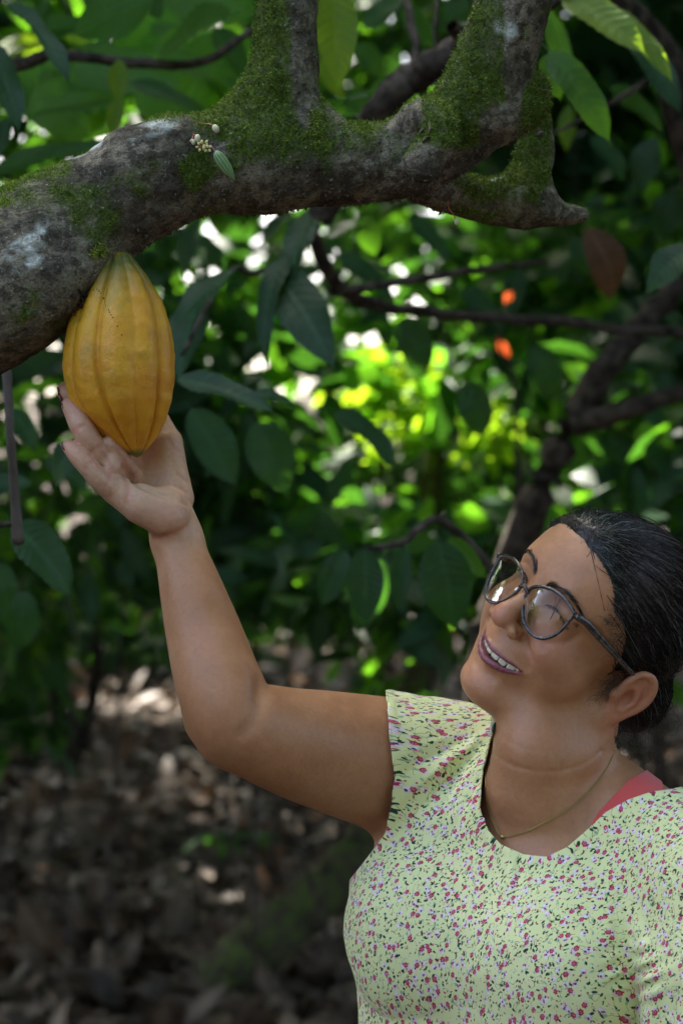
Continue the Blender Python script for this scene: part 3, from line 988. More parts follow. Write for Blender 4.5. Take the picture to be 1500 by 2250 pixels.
NECK = np.array([(1088, 1500), (1087, 1585), (1070, 1645), (1056, 1710), (1052, 1770), (1068, 1822), (1100, 1856), (1150, 1878), (1200, 1883), (1245, 1862), (1285, 1828), (1330, 1785), (1380, 1757), (1430, 1740), (1474, 1734), (1500, 1728), (1700, 1640), (1700, 1400), (1088, 1400)], float)
HEM = np.array([(300, 1300), (848, 1300), (850, 1518), (853, 1560), (860, 1640), (869, 1710), (862, 1765), (846, 1832), (812, 1878), (776, 1924), (736, 1975), (600, 1980), (300, 1900)], float)
def shirt_g(p):
    q = pxy(p)
    return np.maximum(poly_sd(q, NECK), poly_sd(q, HEM))        # > 0 where cloth is cut away, in photograph pixels
def shirt_ev(p, c=None, rad=None):
    d = sh.ev(p, c, rad)
    b = trunk.ev(p, c, rad) - 3.2
    k = 9.0
    h = np.maximum(k - np.abs(d - b), 0) / k
    d = np.minimum(d, b) - h * h * k * .25
    if rad is None or rad > 1.5:
        g = shirt_g(p)
        hem = .7 * (sstep(-20, -17.5, g) - sstep(-1.5, 0, g) * .5) - .5 * np.exp(-((g + 19) / 1.6) ** 2)
        d = np.minimum(d - folds(p), b + 1.0) - hem
    return d
SV, SF = extract(shirt_ev, np.array([-25, 1780, 985.]), np.array([345, 2290, 1415.]), 2.4, margin=1.8)
gs = shirt_g(SV)
SF = SF[(gs[SF] < 0).any(1)]
SV, SF, gs = compact(SV, SF, gs)
for _ in range(3):                                             # pull the cut edge onto its line
    out = gs > 0
    e = 1.0
    gx = (shirt_g(SV + np.array([e, 0, 0], np.float32)) - shirt_g(SV - np.array([e, 0, 0], np.float32))) / (2 * e)
    gz = (shirt_g(SV + np.array([0, 0, e], np.float32)) - shirt_g(SV - np.array([0, 0, e], np.float32))) / (2 * e)
    m2 = gx ** 2 + gz ** 2 + 1e-6
    mv = np.stack([gx, 0 * gx, gz], 1) * (np.clip(gs, -6, 8) / m2)[:, None]
    SV = np.where(out[:, None], SV - mv, SV).astype(np.float32)
    gs = shirt_g(SV)
ctr = PM(1225, 2010, 2.11)
th = np.arctan2(SV[:, 0] - ctr[0], -(SV[:, 1] - ctr[1]))
SU = relax(SV, SF, 60, .6)
uv = np.stack([SU[:, 0] - .75 * SU[:, 1], SU[:, 2] + .6 * SU[:, 1], 0 * th], 1) * .90
me = mesh_np('blouse', SV * .001, SF)
attr(me, 'cloth', uv)
cloth = Mat('floral_fabric')
UVn = cloth.node('ShaderNodeAttribute', attribute_name='cloth').outputs['Vector']
def cell(size, seed, rnd_=1.0):
    mp = cloth.node('ShaderNodeVectorMath', operation='MULTIPLY_ADD')
    cloth.lk(UVn, mp.inputs[0]); mp.inputs[1].default_value = (1 / size,) * 3; mp.inputs[2].default_value = (seed * 7.31, seed * 3.77, 0)
    vo = cloth.node('ShaderNodeTexVoronoi', voronoi_dimensions='2D', feature='F1'); vo.inputs['Scale'].default_value = 1; vo.inputs['Randomness'].default_value = rnd_
    cloth.lk(mp.outputs[0], vo.inputs['Vector'])
    sb_ = cloth.node('ShaderNodeVectorMath', operation='SUBTRACT'); cloth.lk(mp.outputs[0], sb_.inputs[0]); cloth.lk(vo.outputs['Position'], sb_.inputs[1])
    sc_ = cloth.node('ShaderNodeVectorMath', operation='SCALE'); cloth.lk(sb_.outputs[0], sc_.inputs[0]); sc_.inputs['Scale'].default_value = size
    cs = cloth.node('ShaderNodeSeparateColor'); cloth.lk(vo.outputs['Color'], cs.inputs[0])
    return sc_.outputs[0], cs.outputs[0], cs.outputs[1], cs.outputs[2]
def rot(vec, ang, off=(0, 0, 0), scl=(1, 1, 1)):
    r = cloth.node('ShaderNodeVectorRotate', rotation_type='Z_AXIS'); cloth.lk(vec, r.inputs['Vector']); cloth.lk(ang, r.inputs['Angle'])
    m_ = cloth.node('ShaderNodeVectorMath', operation='MULTIPLY_ADD'); cloth.lk(r.outputs[0], m_.inputs[0]); m_.inputs[1].default_value = scl; m_.inputs[2].default_value = off
    return m_.outputs[0]
def length(v):
    n = cloth.node('ShaderNodeVectorMath', operation='LENGTH'); cloth.lk(v, n.inputs[0]); return n.outputs['Value']
M_ = cloth.math
def petal(vec, n=5, amp=.18):
    s_ = cloth.node('ShaderNodeSeparateXYZ'); cloth.lk(vec, s_.inputs[0])
    a_ = M_('ARCTAN2', s_.outputs[1], s_.outputs[0])
    return M_('MULTIPLY', length(vec), M_('ADD', 1.0, M_('MULTIPLY', M_('SINE', M_('MULTIPLY', a_, n)), amp)))
def below(x, r, soft=.12): return cloth.ramp(x, r - soft, r + soft, 1, 0)
col = cloth.mix(cloth.ramp(cloth.noise(6, 2), .35, .65), (.73, .765, .38), (.77, .80, .42))
def over(mask, c_, pres=None):
    global col
    if pres is not None: mask = M_('MULTIPLY', mask, pres)
    col = cloth.mix(mask, col, c_)
GREEN = (.012, .045, .030)
# vines: thin wandering lines
nv = cloth.node('ShaderNodeTexNoise', noise_dimensions='2D'); nv.inputs['Scale'].default_value = .085; nv.inputs['Detail'].default_value = 1.5; cloth.lk(UVn, nv.inputs['Vector'])
ln = M_('ABSOLUTE', M_('SUBTRACT', M_('FRACT', M_('MULTIPLY', nv.outputs[0], 4.2)), .5))
nm2 = cloth.node('ShaderNodeTexNoise', noise_dimensions='2D'); nm2.inputs['Scale'].default_value = .11; nm2.inputs['Detail'].default_value = 2; cloth.lk(UVn, nm2.inputs['Vector'])
over(M_('MULTIPLY', below(ln, .026, .010), cloth.ramp(nm2.outputs[0], .42, .48)), GREEN)
# leaves, pale then dark
for size, seed, lx, ly, colr, lim in ((6.0, 1, .8, 1.6, (.30, .50, .30), .45), (6.0, 2, .8, 1.7, GREEN, .5), (5.4, 3, .7, 1.4, GREEN, .55), (7.0, 11, .9, 2.0, GREEN, .45)):
    d_, r_, g2, b_ = cell(size, seed)
    rv = rot(d_, M_('MULTIPLY', r_, 6.283), scl=(1 / lx, 1 / ly, 0))
    over(below(length(rv), 1.0, .15), colr, M_('MULTIPLY', M_('GREATER_THAN', g2, lim), below(ln, .30, .05)))
# pale flowers with a navy heart
for seed, size in ((5, 12.5), (6, 15.0)):
    d_, r_, g2, b_ = cell(size, seed)
    an = M_('MULTIPLY', r_, 6.283)
    rv = rot(d_, an)
    over(below(petal(rv, 5, .2), 2.2, .3), (.78, .58, .66), M_('GREATER_THAN', b_, .42))
    over(below(length(rot(d_, an, (1.0, .3, 0))), 1.3, .5), (.82, .78, .80), M_('GREATER_THAN', b_, .42))
    over(below(length(rot(d_, an, (-.9, .6, 0), (1, 1.5, 0))), .95, .2), (.025, .02, .20), M_('GREATER_THAN', b_, .42))
    over(below(length(rot(d_, an, (-.7, -1.0, 0), (1, 1.2, 0))), .8, .2), (.50, .02, .10), M_('MULTIPLY', M_('GREATER_THAN', g2, .5), M_('GREATER_THAN', b_, .42)))
# roses
for seed, size in ((7, 14.0), (8, 19.0)):
    d_, r_, g2, b_ = cell(size, seed)
    an = M_('MULTIPLY', r_, 6.283)
    rv = rot(d_, an)
    over(below(length(rot(d_, an, (2.1, 0, 0))), 1.6, .4), (.76, .60, .70), M_('GREATER_THAN', g2, .35))
    over(below(petal(rv, 6, .12), 2.0, .25), (.46, .018, .075), M_('GREATER_THAN', g2, .35))
    over(M_('MULTIPLY', below(M_('ABSOLUTE', M_('SUBTRACT', length(rot(d_, an, (.3, .2, 0))), .75)), .18, .18), .5), (.80, .55, .62), M_('GREATER_THAN', g2, .35))
# buds
for seed, size, r0, cc in ((9, 9.0, .75, (.48, .05, .07)), (10, 10.0, .8, (.74, .45, .50)), (12, 11.5, .85, (.48, .02, .08))):
    d_, r_, g2, b_ = cell(size, seed)
    over(below(length(rot(d_, M_('MULTIPLY', r_, 6.283), scl=(1, 1.3, 0))), r0, .2), cc, M_('GREATER_THAN', g2, .35))
cloth.lk(col, cloth.b.inputs['Base Color'])
cloth.set(rough=.78, sheen=.15, spec=.3)
wv = cloth.node('ShaderNodeTexNoise'); wv.inputs['Scale'].default_value = 1.15; wv.inputs['Detail'].default_value = 2; wv.inputs['Distortion'].default_value = .6
mpw = cloth.node('ShaderNodeVectorMath', operation='MULTIPLY'); cloth.lk(UVn, mpw.inputs[0]); mpw.inputs[1].default_value = (.7, 1.3, 1)
cloth.lk(mpw.outputs[0], wv.inputs['Vector'])
cloth.lk(cloth.bump(wv.outputs[0], .45, .0006), cloth.b.inputs['Normal'])
BL = link('blouse', me, PERSON, cloth.m)
sm = BL.modifiers.new('Solidify', 'SOLIDIFY'); sm.thickness = .0013; sm.offset = -1

# ------------------------------------------------------------------ coral strap under the blouse
STR = np.array([(1285, 1835), (1312, 1788), (1345, 1752), (1380, 1715), (1424, 1690), (1440, 1690), (1449, 1706), (1458, 1728), (1470, 1790), (1400, 1840)], float)
STRD = .001
def strap_ev(p, c=None, rad=None): return body.ev(p, c, rad) - 1.6
V2, F2 = extract(strap_ev, PM(1270, 1850, 2.0) * [1, 0, 1] + [-5, 1800, -5], PM(1480, 1660, 2.0) * [1, 0, 1] + [12, 2110, 8], 2.0)
g2_ = -poly_sd(pxy(V2), STR)
F2 = F2[(g2_[F2] < 0).any(1)]
V2, F2, g2_ = compact(V2, F2, g2_)
for _ in range(3):
    fn = lambda p: -poly_sd(pxy(p), STR)
    gx = (fn(V2 + np.array([1., 0, 0])) - fn(V2 - np.array([1., 0, 0]))) / 2; gz = (fn(V2 + np.array([0, 0, 1.])) - fn(V2 - np.array([0, 0, 1.]))) / 2
    mv = np.stack([gx, 0 * gx, gz], 1) * (np.clip(g2_, -6, 8) / (gx ** 2 + gz ** 2 + 1e-6))[:, None]
    V2 = np.where((g2_ > 0)[:, None], V2 - mv, V2); g2_ = fn(V2)
coral = Mat('coral_jersey'); coral.set(base=(.62, .075, .070), rough=.8, sheen=.2)
coral.lk(coral.bump(coral.noise(900, 2), .3, .0005), coral.b.inputs['Normal'])
st = link('undershirt_strap', mesh_np('undershirt_strap', V2 * .001, F2), PERSON, coral.m)
st.modifiers.new('Solidify', 'SOLIDIFY').thickness = .001

# ------------------------------------------------------------------ gold chain
gold = Mat('old_gold'); gold.set(base=(.55, .42, .16), rough=.28, metal=1.0)
nk = np.array([onview(body, x, y, .9) for x, y in spline([(1352, 1640), (1336, 1682), (1308, 1724), (1262, 1768), (1205, 1803), (1150, 1829), (1104, 1838), (1084, 1808), (1071, 1766), (1067, 1720), (1068, 1688)], 7)])
seg = np.r_[0, np.cumsum(np.linalg.norm(np.diff(nk, axis=0), axis=1))]
parts = []
nl = int(seg[-1] / 1.55)
for k in range(nl):
    s0 = seg[-1] * k / nl
    p = np.array([np.interp(s0, seg, nk[:, i]) for i in range(3)]); p2 = np.array([np.interp(s0 + 1, seg, nk[:, i]) for i in range(3)])
    d = p2 - p; d /= np.linalg.norm(d) + 1e-9
    n = np.cross(d, (0, 1, 0)); n /= np.linalg.norm(n); b = np.cross(d, n)
    if k % 2: n, b = (n + b) / math.sqrt(2), (b - n) / math.sqrt(2)
    a = np.linspace(0, 2 * math.pi, 8, endpoint=False)
    ringp = p + d * (np.cos(a) * 1.15)[:, None] + n * (np.sin(a) * .72)[:, None]
    ringp = np.vstack([ringp, ringp[:1]])
    parts.append(tubes(ringp[None], np.full((1, 9), .27), 4))
v, f = join(parts)
link('necklace', mesh_np('necklace', v * .001, f), PERSON, gold.m)
pc = onview(body, 1104, 1840, 1.5)
v, f = superell(pc, (2.2, 1.2, 1.6), None, .9)
link('necklace_clasp', mesh_np('necklace_clasp', v * .001, f), PERSON, gold.m)
# ------------------------------------------------------------------ ripe pod
podm = Mat('ripe_pod_skin')
tA, rA = podm.attr('along').outputs['Fac'], podm.attr('groove').outputs['Fac']
n1 = podm.noise(60, 4, .6); n2 = podm.noise(14, 3, .5)
c = podm.mix(podm.ramp(n2, .3, .7), (.62, .25, .010), (.70, .38, .02))
c = podm.mix(podm.ramp(n1, .40, .72, 0, .5), c, (.50, .19, .012))
gr = podm.math('MAXIMUM', podm.ramp(tA, .30, .06), podm.ramp(tA, .95, .985))
gr = podm.math('MULTIPLY', gr, podm.ramp(podm.math('ADD', n1, n2), .7, 1.15, .45, 1))
c = podm.mix(gr, c, (.085, .12, .025))
gs_ = podm.math('MULTIPLY', podm.ramp(podm.noise(38, 3, .7), .50, .66), podm.ramp(n2, .42, .6))
c = podm.mix(podm.math('MULTIPLY', gs_, .45), c, (.20, .20, .03))
c = podm.mix(podm.math('MULTIPLY', rA, .15), c, (.42, .13, .01))
sp = podm.node('ShaderNodeTexVoronoi'); sp.inputs['Scale'].default_value = 520; podm.lk(podm.obj(), sp.inputs['Vector'])
c = podm.mix(podm.math('MULTIPLY', podm.ramp(sp.outputs['Distance'], .22, .10), podm.ramp(podm.noise(30, 2), .52, .62)), c, (.09, .045, .012))
podm.lk(c, podm.b.inputs['Base Color'])
podm.set(rough=.5, sss=.12, sssr=(1, .5, .1), ssss=.004, spec=.5)
b0 = podm.bump(podm.noise(110, 4, .65), .6, .002)
podm.lk(podm.bump(podm.noise(420, 3, .6), .3, .0006, b0), podm.b.inputs['Normal'])
AX = spline([(258, 548, 1.998), (262, 640, 1.998), (262, 720, 1.999), (261, 800, 2.0), (266, 880, 2.001), (278, 940, 2.003), (292, 985, 2.004), (301, 1004, 2.005)], 12)
prof_y = [548, 556, 575, 610, 660, 720, 780, 830, 880, 920, 950, 975, 990, 1000, 1005]
prof_r = [2, 26, 40, 66, 94, 113, 122, 122, 112, 94, 71, 46, 27, 12, 1]
ys = np.concatenate([np.linspace(548, 600, 16)[:-1], np.linspace(600, 950, 52)[:-1], np.linspace(950, 1005, 20)])
NU = 220
ang = np.linspace(0, 2 * math.pi, NU, endpoint=False)
PV = []; al = []; gv = []
axy = AX[:, 1]
for j, y in enumerate(ys):
    cx = np.interp(y, axy, AX[:, 0]); cY = np.interp(y, axy, AX[:, 2])
    r = np.interp(y, prof_y, prof_r) * .3972
    t = (y - 548) / 457
    a2 = ang + .10 * math.sin(t * 3) + .05 * np.sin(ang * 3 + t * 4)
    w = (a2 / (2 * math.pi) * 10 + .32) % 1
    major = np.exp(-((w - .5) / .085) ** 2)
    w2 = (a2 / (2 * math.pi) * 10 + .82) % 1
    alt = ((np.floor(a2 / (2 * math.pi) * 10 + .32)) % 2)
    depth = (1.2 + 3.0 * alt) * (1 + .35 * math.sin(t * 7 + 2)) * (1 - .45 * sstep(.75, 1, t)) * np.clip(t * 6, .35, 1)
    bulge = .9 * np.cos((w - 0) * 2 * math.pi)
    q3 = np.stack([np.cos(ang) * 30, np.full(NU, t * 160), np.sin(ang) * 30], 1)
    r2 = r * (1 + .010 * np.cos(w * 2 * math.pi)) - depth * major * min(1, r / 18) + bulge * min(1, r / 30) + min(1, r / 20) * (.9 * fbm(q3, 9, 3) + .5 * vnoise(q3, 30.0))
    ctr_ = PM(cx, y, cY)
    PV.append(ctr_ + np.stack([np.cos(ang) * r2, np.sin(ang) * r2 * .97, 0 * ang], 1)); al.append(np.full(NU, t)); gv.append(major * alt)
PV = np.concatenate(PV); n_ = len(ys)
idx = np.arange(n_ * NU).reshape(n_, NU)
F = np.stack([idx[:-1], idx[1:], np.roll(idx[1:], -1, 1), np.roll(idx[:-1], -1, 1)], -1).reshape(-1, 4)
me = mesh_np('cocoa_pod', PV * .001, F)
attr(me, 'along', np.concatenate(al)); attr(me, 'groove', np.concatenate(gv))
POD = empty('cocoa_pod', tuple(PM(258, 550, 1.998) * .001))
tag(POD, 'large ripe yellow ribbed cocoa pod hanging from the mossy limb above the raised hand', 'cocoa pod')
link('husk', me, POD, podm.m)
# a row of tiny dark holes bored in the husk
dark = Mat('dark_scar'); dark.set(base=(.012, .008, .006), rough=.9)
holes = [(200, 640), (206, 637), (212, 635), (217, 640), (221, 645), (226, 655), (231, 664), (233, 671), (238, 680), (241, 686), (244, 692), (248, 698), (258, 716), (268, 735), (150, 742)]
pvY = PV[:, 1]
pp = pxy(PV); prt = []
for hx, hy in holes:
    m = (np.hypot(pp[:, 0] - hx, pp[:, 1] - hy) < 6) & (pvY < 2000)
    if not m.any(): continue
    c0 = PV[m].mean(0)
    v, f = superell(c0, (.7, .4, .7), None, 1.0, 6, 4)
    link('bored_hole', mesh_np('bored_hole', v * .001, f), POD, dark.m)
v, f = tube(np.array([PM(252, 520, 2.0), PM(256, 540, 2.0), PM(258, 562, 1.999)]) * .001, [.009, .007, .006], 8, 4)
link('stalk', mesh_np('stalk', v, f), POD, None)
STALK = COL.objects[-1]

# ------------------------------------------------------------------ mossy cocoa tree limb
limb = Sculpt()
def LB(l, k=14, n=6):
    a = spline([(*PM(x, y, Y), r * .397) for x, y, Y, r in l], n)
    limb.add(f_chain(a[:, :3], a[:, 3]), k)
LB([(-420, 900, 2.12, 190), (-200, 745, 2.06, 180), (-80, 668, 2.03, 172), (60, 566, 2.02, 158), (180, 482, 2.02, 133), (300, 418, 2.02, 116), (430, 372, 2.02, 103),
    (560, 352, 2.02, 97), (700, 356, 2.03, 92), (830, 358, 2.04, 86), (930, 338, 2.05, 86), (1012, 272, 2.05, 92), (1066, 190, 2.04, 92), (1100, 100, 2.03, 88), (1130, 0, 2.02, 84), (1165, -140, 2.02, 80), (1190, -320, 2.04, 74), (1230, -640, 2.1, 60)])
LB([(570, 350, 2.03, 92), (598, 280, 2.03, 84), (622, 190, 2.03, 76), (630, 100, 2.03, 69), (632, 0, 2.03, 66), (630, -150, 2.05, 62), (620, -420, 2.1, 52)], 38)
LB([(505, 300, 2.02, 48), (560, 235, 2.02, 45), (600, 170, 2.02, 40)], 24)
LB([(680, 300, 2.03, 34), (690, 260, 2.03, 18)], 26)
LB([(1095, 240, 2.04, 74), (1155, 225, 2.05, 54), (1182, 195, 2.05, 32)], 16)
LB([(900, 255, 2.02, 24), (950, 250, 2.0, 36), (965, 300, 1.99, 40), (930, 360, 1.99, 38)], 22)
LB([(930, 395, 2.10, 52), (1030, 432, 2.13, 50), (1120, 446, 2.15, 52), (1190, 458, 2.15, 42), (1240, 470, 2.15, 26), (1280, 470, 2.15, 12)], 14)
LB([(1150, 435, 2.15, 52), (1168, 370, 2.16, 46), (1176, 300, 2.17, 42), (1160, 240, 2.17, 36), (1110, 170, 2.15, 28)], 22)
LB([(20, 620, 2.0, 150), (95, 612, 1.985, 92), (140, 590, 1.985, 66), (165, 555, 1.995, 60)], 34)
LB([(300, 350, 2.0, 70), (380, 310, 2.0, 48)], 30)
# cracks and scars
def scar(pts, r, k=2.5):
    q = np.array([onview(limb, x, y, .3) for x, y in spline(pts, 4)])
    limb.sub(f_chain(q, np.interp(np.linspace(0, 1, len(q)), [0, .3, .7, 1], [r * .4, r, r * .8, r * .2])), k)
scar([(523, 172), (545, 178), (565, 186), (584, 186)], 2.2)
scar([(95, 480), (118, 530), (138, 570), (148, 610)], 1.6)
scar([(518, 305), (516, 335), (520, 365)], 1.8); scar([(530, 300), (545, 330), (548, 345)], 1.5)
scar([(700, 290), (706, 360), (696, 420)], 1.6, 5); scar([(840, 305), (838, 350), (844, 400)], 1.5, 5); scar([(760, 300), (752, 350)], 1.2, 5)
scar([(955, 235), (965, 290), (985, 330)], 3.2); scar([(930, 250), (940, 300), (945, 330)], 3.0); scar([(1150, 60), (1140, 120), (1135, 180), (1120, 240)], 3.2, 6)
scar([(1060, 260), (1040, 300), (1045, 350)], 1.8); scar([(600, 20), (612, 100), (618, 200), (640, 290)], 1.6, 6)
scar([(8, 470), (30, 500), (10, 520)], 2.5)
def limb_ev(p, c=None, rad=None):
    d = limb.ev(p, c, rad)
    if rad is None or rad > 1.5:
        n = fbm(p * np.array([1, 1, 1.25], np.float32), 13.0, 3)
        d = d - (2.6 * n + 1.4 * np.abs(vnoise(p, 34.0)) + 1.5 * vnoise(p, 60.0)).astype(np.float32)
    return d
TV, TF_ = extract(limb_ev, np.array([-345, 1880, 1570.]), np.array([255, 2290, 1975.]), 2.2)
G = limb.grad(TV, 1.5)
qx = pxy(TV)
def blot(x, y, rx, ry, a=0, sh_=1.0):
    ca, sa = math.cos(a), math.sin(a)
    dx, dy = qx[:, 0] - x, qx[:, 1] - y
    u, w = dx * ca + dy * sa, -dx * sa + dy * ca
    return np.clip(1.3 - (u / rx) ** 2 - (w / ry) ** 2, 0, 1) ** sh_
nz = fbm(TV, 22, 4); nz2 = fbm(TV + 99, 60, 3)
up = G[:, 2]
moss = .40 + .45 * up + .7 * nz + .45 * nz2 - .25 * (G[:, 0] > .3)
for b_, w in ((blot(545, 260, 110, 90), .75), (blot(590, 120, 60, 150), .65), (blot(440, 380, 45, 60), .8), (blot(1000, 230, 70, 110), .75), (blot(1075, 90, 50, 110), .4),
              (blot(1170, 330, 45, 110), .7), (blot(1080, 400, 80, 40), .5), (blot(1180, 230, 40, 60), .5), (blot(700, 330, 80, 60), .35), (blot(240, 520, 40, 60), .35), (blot(120, 660, 70, 60), .35)):
    moss = moss + w * b_
for b_, w in ((blot(60, 560, 120, 70), .9), (blot(250, 330, 160, 50, -.35), .5), (blot(670, 120, 30, 160), .4), (blot(1130, 120, 26, 140), .6), (blot(800, 420, 200, 40), .8), (blot(560, 420, 140, 40), .8), (blot(480, 330, 26, 26), .5)):
    moss = moss - w * b_
moss = np.clip(sstep(.05, .75, moss), 0, 1)
lich = np.zeros(len(TV))
for b_ in (blot(335, 283, 62, 18, -.3), blot(160, 336, 34, 12, -.2), blot(235, 312, 60, 7, -.35), blot(60, 538, 60, 22, -.5), blot(95, 505, 20, 26), blot(1100, 65, 36, 30), blot(1110, 245, 18, 18), blot(1140, 440, 26, 34), blot(60, 580, 40, 14, -.5), blot(1090, 392, 22, 6)):
    lich = np.maximum(lich, b_ * sstep(-.45, .25, nz + .3 * vnoise(TV, 5.0)))
bark = Mat('mossy_bark')
am, ali = bark.attr('moss').outputs['Fac'], bark.attr('lichen').outputs['Fac']
n1 = bark.noise(90, 5, .65); n2 = bark.noise(22, 4, .6); n3 = bark.noise(330, 3, .7)
c = bark.mix(bark.ramp(n2, .38, .62), (.085, .075, .056), (.26, .235, .175))
c = bark.mix(bark.ramp(n1, .48, .58, 0, .65), c, (.035, .028, .024))
c = bark.mix(bark.ramp(bark.noise(420, 4, .75),   .48, .60, 0, .45), c, (.030, .024, .020))
c = bark.mix(bark.ramp(n3, .60, .75, 0, .5), c, (.26, .23, .20))
m_ = bark.math('MULTIPLY', am, bark.ramp(bark.math('ADD', n1, bark.math('MULTIPLY', n3, .6)), .55, .90, .45, 1))
c = bark.mix(m_, c, bark.mix(bark.ramp(n3, .3, .7), (.025, .055, .008), (.13, .19, .028)))
c = bark.mix(bark.math('MULTIPLY', ali, bark.ramp(bark.math('ADD', n1, n3), .75, 1.0, .5, 1)), c, (.62, .66, .62))
sp_ = bark.math('MULTIPLY', bark.ramp(bark.noise(200, 2, .6), .66, .72), .5)
c = bark.mix(sp_, c, (.42, .45, .40))
bark.lk(c, bark.b.inputs['Base Color']); bark.set(rough=.95, spec=.12)
wn_ = bark.node('ShaderNodeTexNoise'); wn_.inputs['Scale'].default_value = 60; wn_.inputs['Detail'].default_value = 5; wn_.inputs['Roughness'].default_value = .7; bark.lk(bark.obj(), wn_.inputs['Vector'])
b0 = bark.bump(wn_.outputs[0], 1.0, .009)
bark.lk(bark.bump(n3, 1.0, .003, b0), bark.b.inputs['Normal'])
TREE = empty('cocoa_tree', (-1.05, 2.5, 0))
tag(TREE, 'old cocoa tree whose thick mossy limb forks across the top above the woman', 'tree')
me = mesh_np('limb', TV * .001, TF_)
attr(me, 'moss', moss); attr(me, 'lichen', lich)
link('limb', me, TREE, bark.m)
STALK.data.materials.append(bark.m)
# trunk outside the picture, down to the ground
v, f = tube(np.array([(-1.05, 2.5, -.1), (-1.06, 2.48, .5), (-.98, 2.4, 1.1), (-.84, 2.28, 1.42), (-.64, 2.16, 1.54), (-.44, 2.08, 1.65)]), [.13, .10, .09, .085, .076, .070], 14, 5)
me = mesh_np('trunk', v, f); attr(me, 'moss', .4 + 0 * v[:, 0]); attr(me, 'lichen', 0 * v[:, 0]); link('trunk', me, TREE, bark.m)
# moss: short shoots standing on the bark
mossm = Mat('moss_shoots')
mr = mossm.attr('rnd').outputs['Fac']
mossm.lk(mossm.mix(mr, (.045, .095, .010), (.26, .34, .045)), mossm.b.inputs['Base Color']); mossm.set(rough=.8, spec=.2)
fr_ = (TV[:, 1] < 2130) | (up > .2)
cand = np.nonzero((moss > .25) & fr_)[0]
prob = moss[cand] ** 1.5; prob /= prob.sum()
NB = 60000
ii = rng.choice(cand, NB, p=prob)
pos = TV[ii] + rng.normal(size=(NB, 3)) * .9
nn = G[ii] + rng.normal(size=(NB, 3)) * .75; nn /= np.linalg.norm(nn, axis=1, keepdims=True)
side = np.cross(nn, rng.normal(size=(NB, 3))); side /= np.linalg.norm(side, axis=1, keepdims=True)
Lb = rng.uniform(1.2, 3.6, (NB, 1)) * (.6 + .7 * moss[ii][:, None])
wd = rng.uniform(.25, .6, (NB, 1))
Vb = np.stack([pos - side * wd, pos + side * wd, pos + nn * Lb], 1).reshape(-1, 3)
me = mesh_np('moss', Vb * .001, np.arange(NB * 3).reshape(-1, 3), False)
attr(me, 'rnd', np.repeat(np.clip(rng.random(NB) ** 2 * (.3 + .9 * np.clip(nz[ii] + .5, 0, 1)) + .25 * (up[ii] > .55), 0, 1), 3))
link('moss', me, TREE, mossm.m)['kind'] = 'stuff'
# thick yellow-green cushion at the left edge
def cushion(x, y, n, sx, sy, L):
    parts = []
    for _ in range(n):
        a, b = x + rng.normal() * sx, y + rng.normal() * sy
        p = onview(limb, a, b, 0)
        nr = limb.grad(p[None].astype(np.float32), 1.5)[0] + rng.normal(size=3) * .45
        nr /= np.linalg.norm(nr)
        if p[1] > 2300: continue
        parts.append(np.array([p, p + nr * L * .5 + rng.normal(size=3) * .6, p + nr * L * rng.uniform(.7, 1.2) + rng.normal(size=3) * 1.2]))
    PT_ = np.array(parts)
    v, f = tubes(PT_, np.tile([.7, .55, .15], (len(PT_), 1)), 3)
    me = mesh_np('moss_cushion', v * .001, f); attr(me, 'rnd', np.full(len(v), .85))
    link('moss_cushion', me, TREE, mossm.m)['kind'] = 'stuff'
cushion(14, 400, 140, 14, 10, 7); cushion(8, 448, 60, 12, 5, 5)
cushion(215, 553, 60, 10, 6, 5); cushion(690, 275, 60, 8, 20, 4)
# loose bark flakes and the torn edge by the pod
flk = Mat('bark_flake'); flk.lk(flk.mix(flk.noise(200, 3), (.05, .04, .032), (.17, .13, .10)), flk.b.inputs['Base Color']); flk.set(rough=.9)
def flake(x, y, s, Yoff=2.0, m=flk, name='bark_flake'):
    p = onview(limb, x, y, Yoff)
    u = rng.normal(size=3); u /= np.linalg.norm(u); w = np.cross(u, rng.normal(size=3)); w /= np.linalg.norm(w)
    a = np.linspace(0, 2 * math.pi, 8, endpoint=False)
    rr = s * rng.uniform(.45, 1.1, 8)
    ring = p + (np.cos(a) * rr)[:, None] * u + (np.sin(a) * rr * .6)[:, None] * w + np.cross(u, w) * (rng.normal(size=8) * s * .15)[:, None]
    n3_ = np.cross(u, w) * .8
    v = np.vstack([ring, ring + n3_, [p + n3_ * 2], [p - n3_]])
    F = []
    for k in range(8):
        F.append([k, (k + 1) % 8, 8 + (k + 1) % 8, 8 + k])
    for k in range(0, 8, 2):
        F.append([8 + k, 8 + (k + 1) % 8, 8 + (k + 2) % 8, 16]); F.append([(k + 2) % 8, (k + 1) % 8, k, 17])
    link(name, mesh_np(name, v * .001, F, False), TREE, m.m)
for x, y, s in ((926, 292, 6), (945, 285, 5), (935, 305, 5), (1185, 290, 7), (1195, 200, 5), (1160, 280, 6), (905, 260, 4), (960, 330, 3), (690, 215, 3), (555, 178, 3), (1125, 240, 4)):
    flake(x, y, s)
for x, y in ((180, 655), (172, 668), (182, 675), (176, 640), (186, 648), (168, 690), (178, 690), (160, 650)):
    flake(x, y, rng.uniform(4, 7), 4.0, dark, 'burnt_bark')
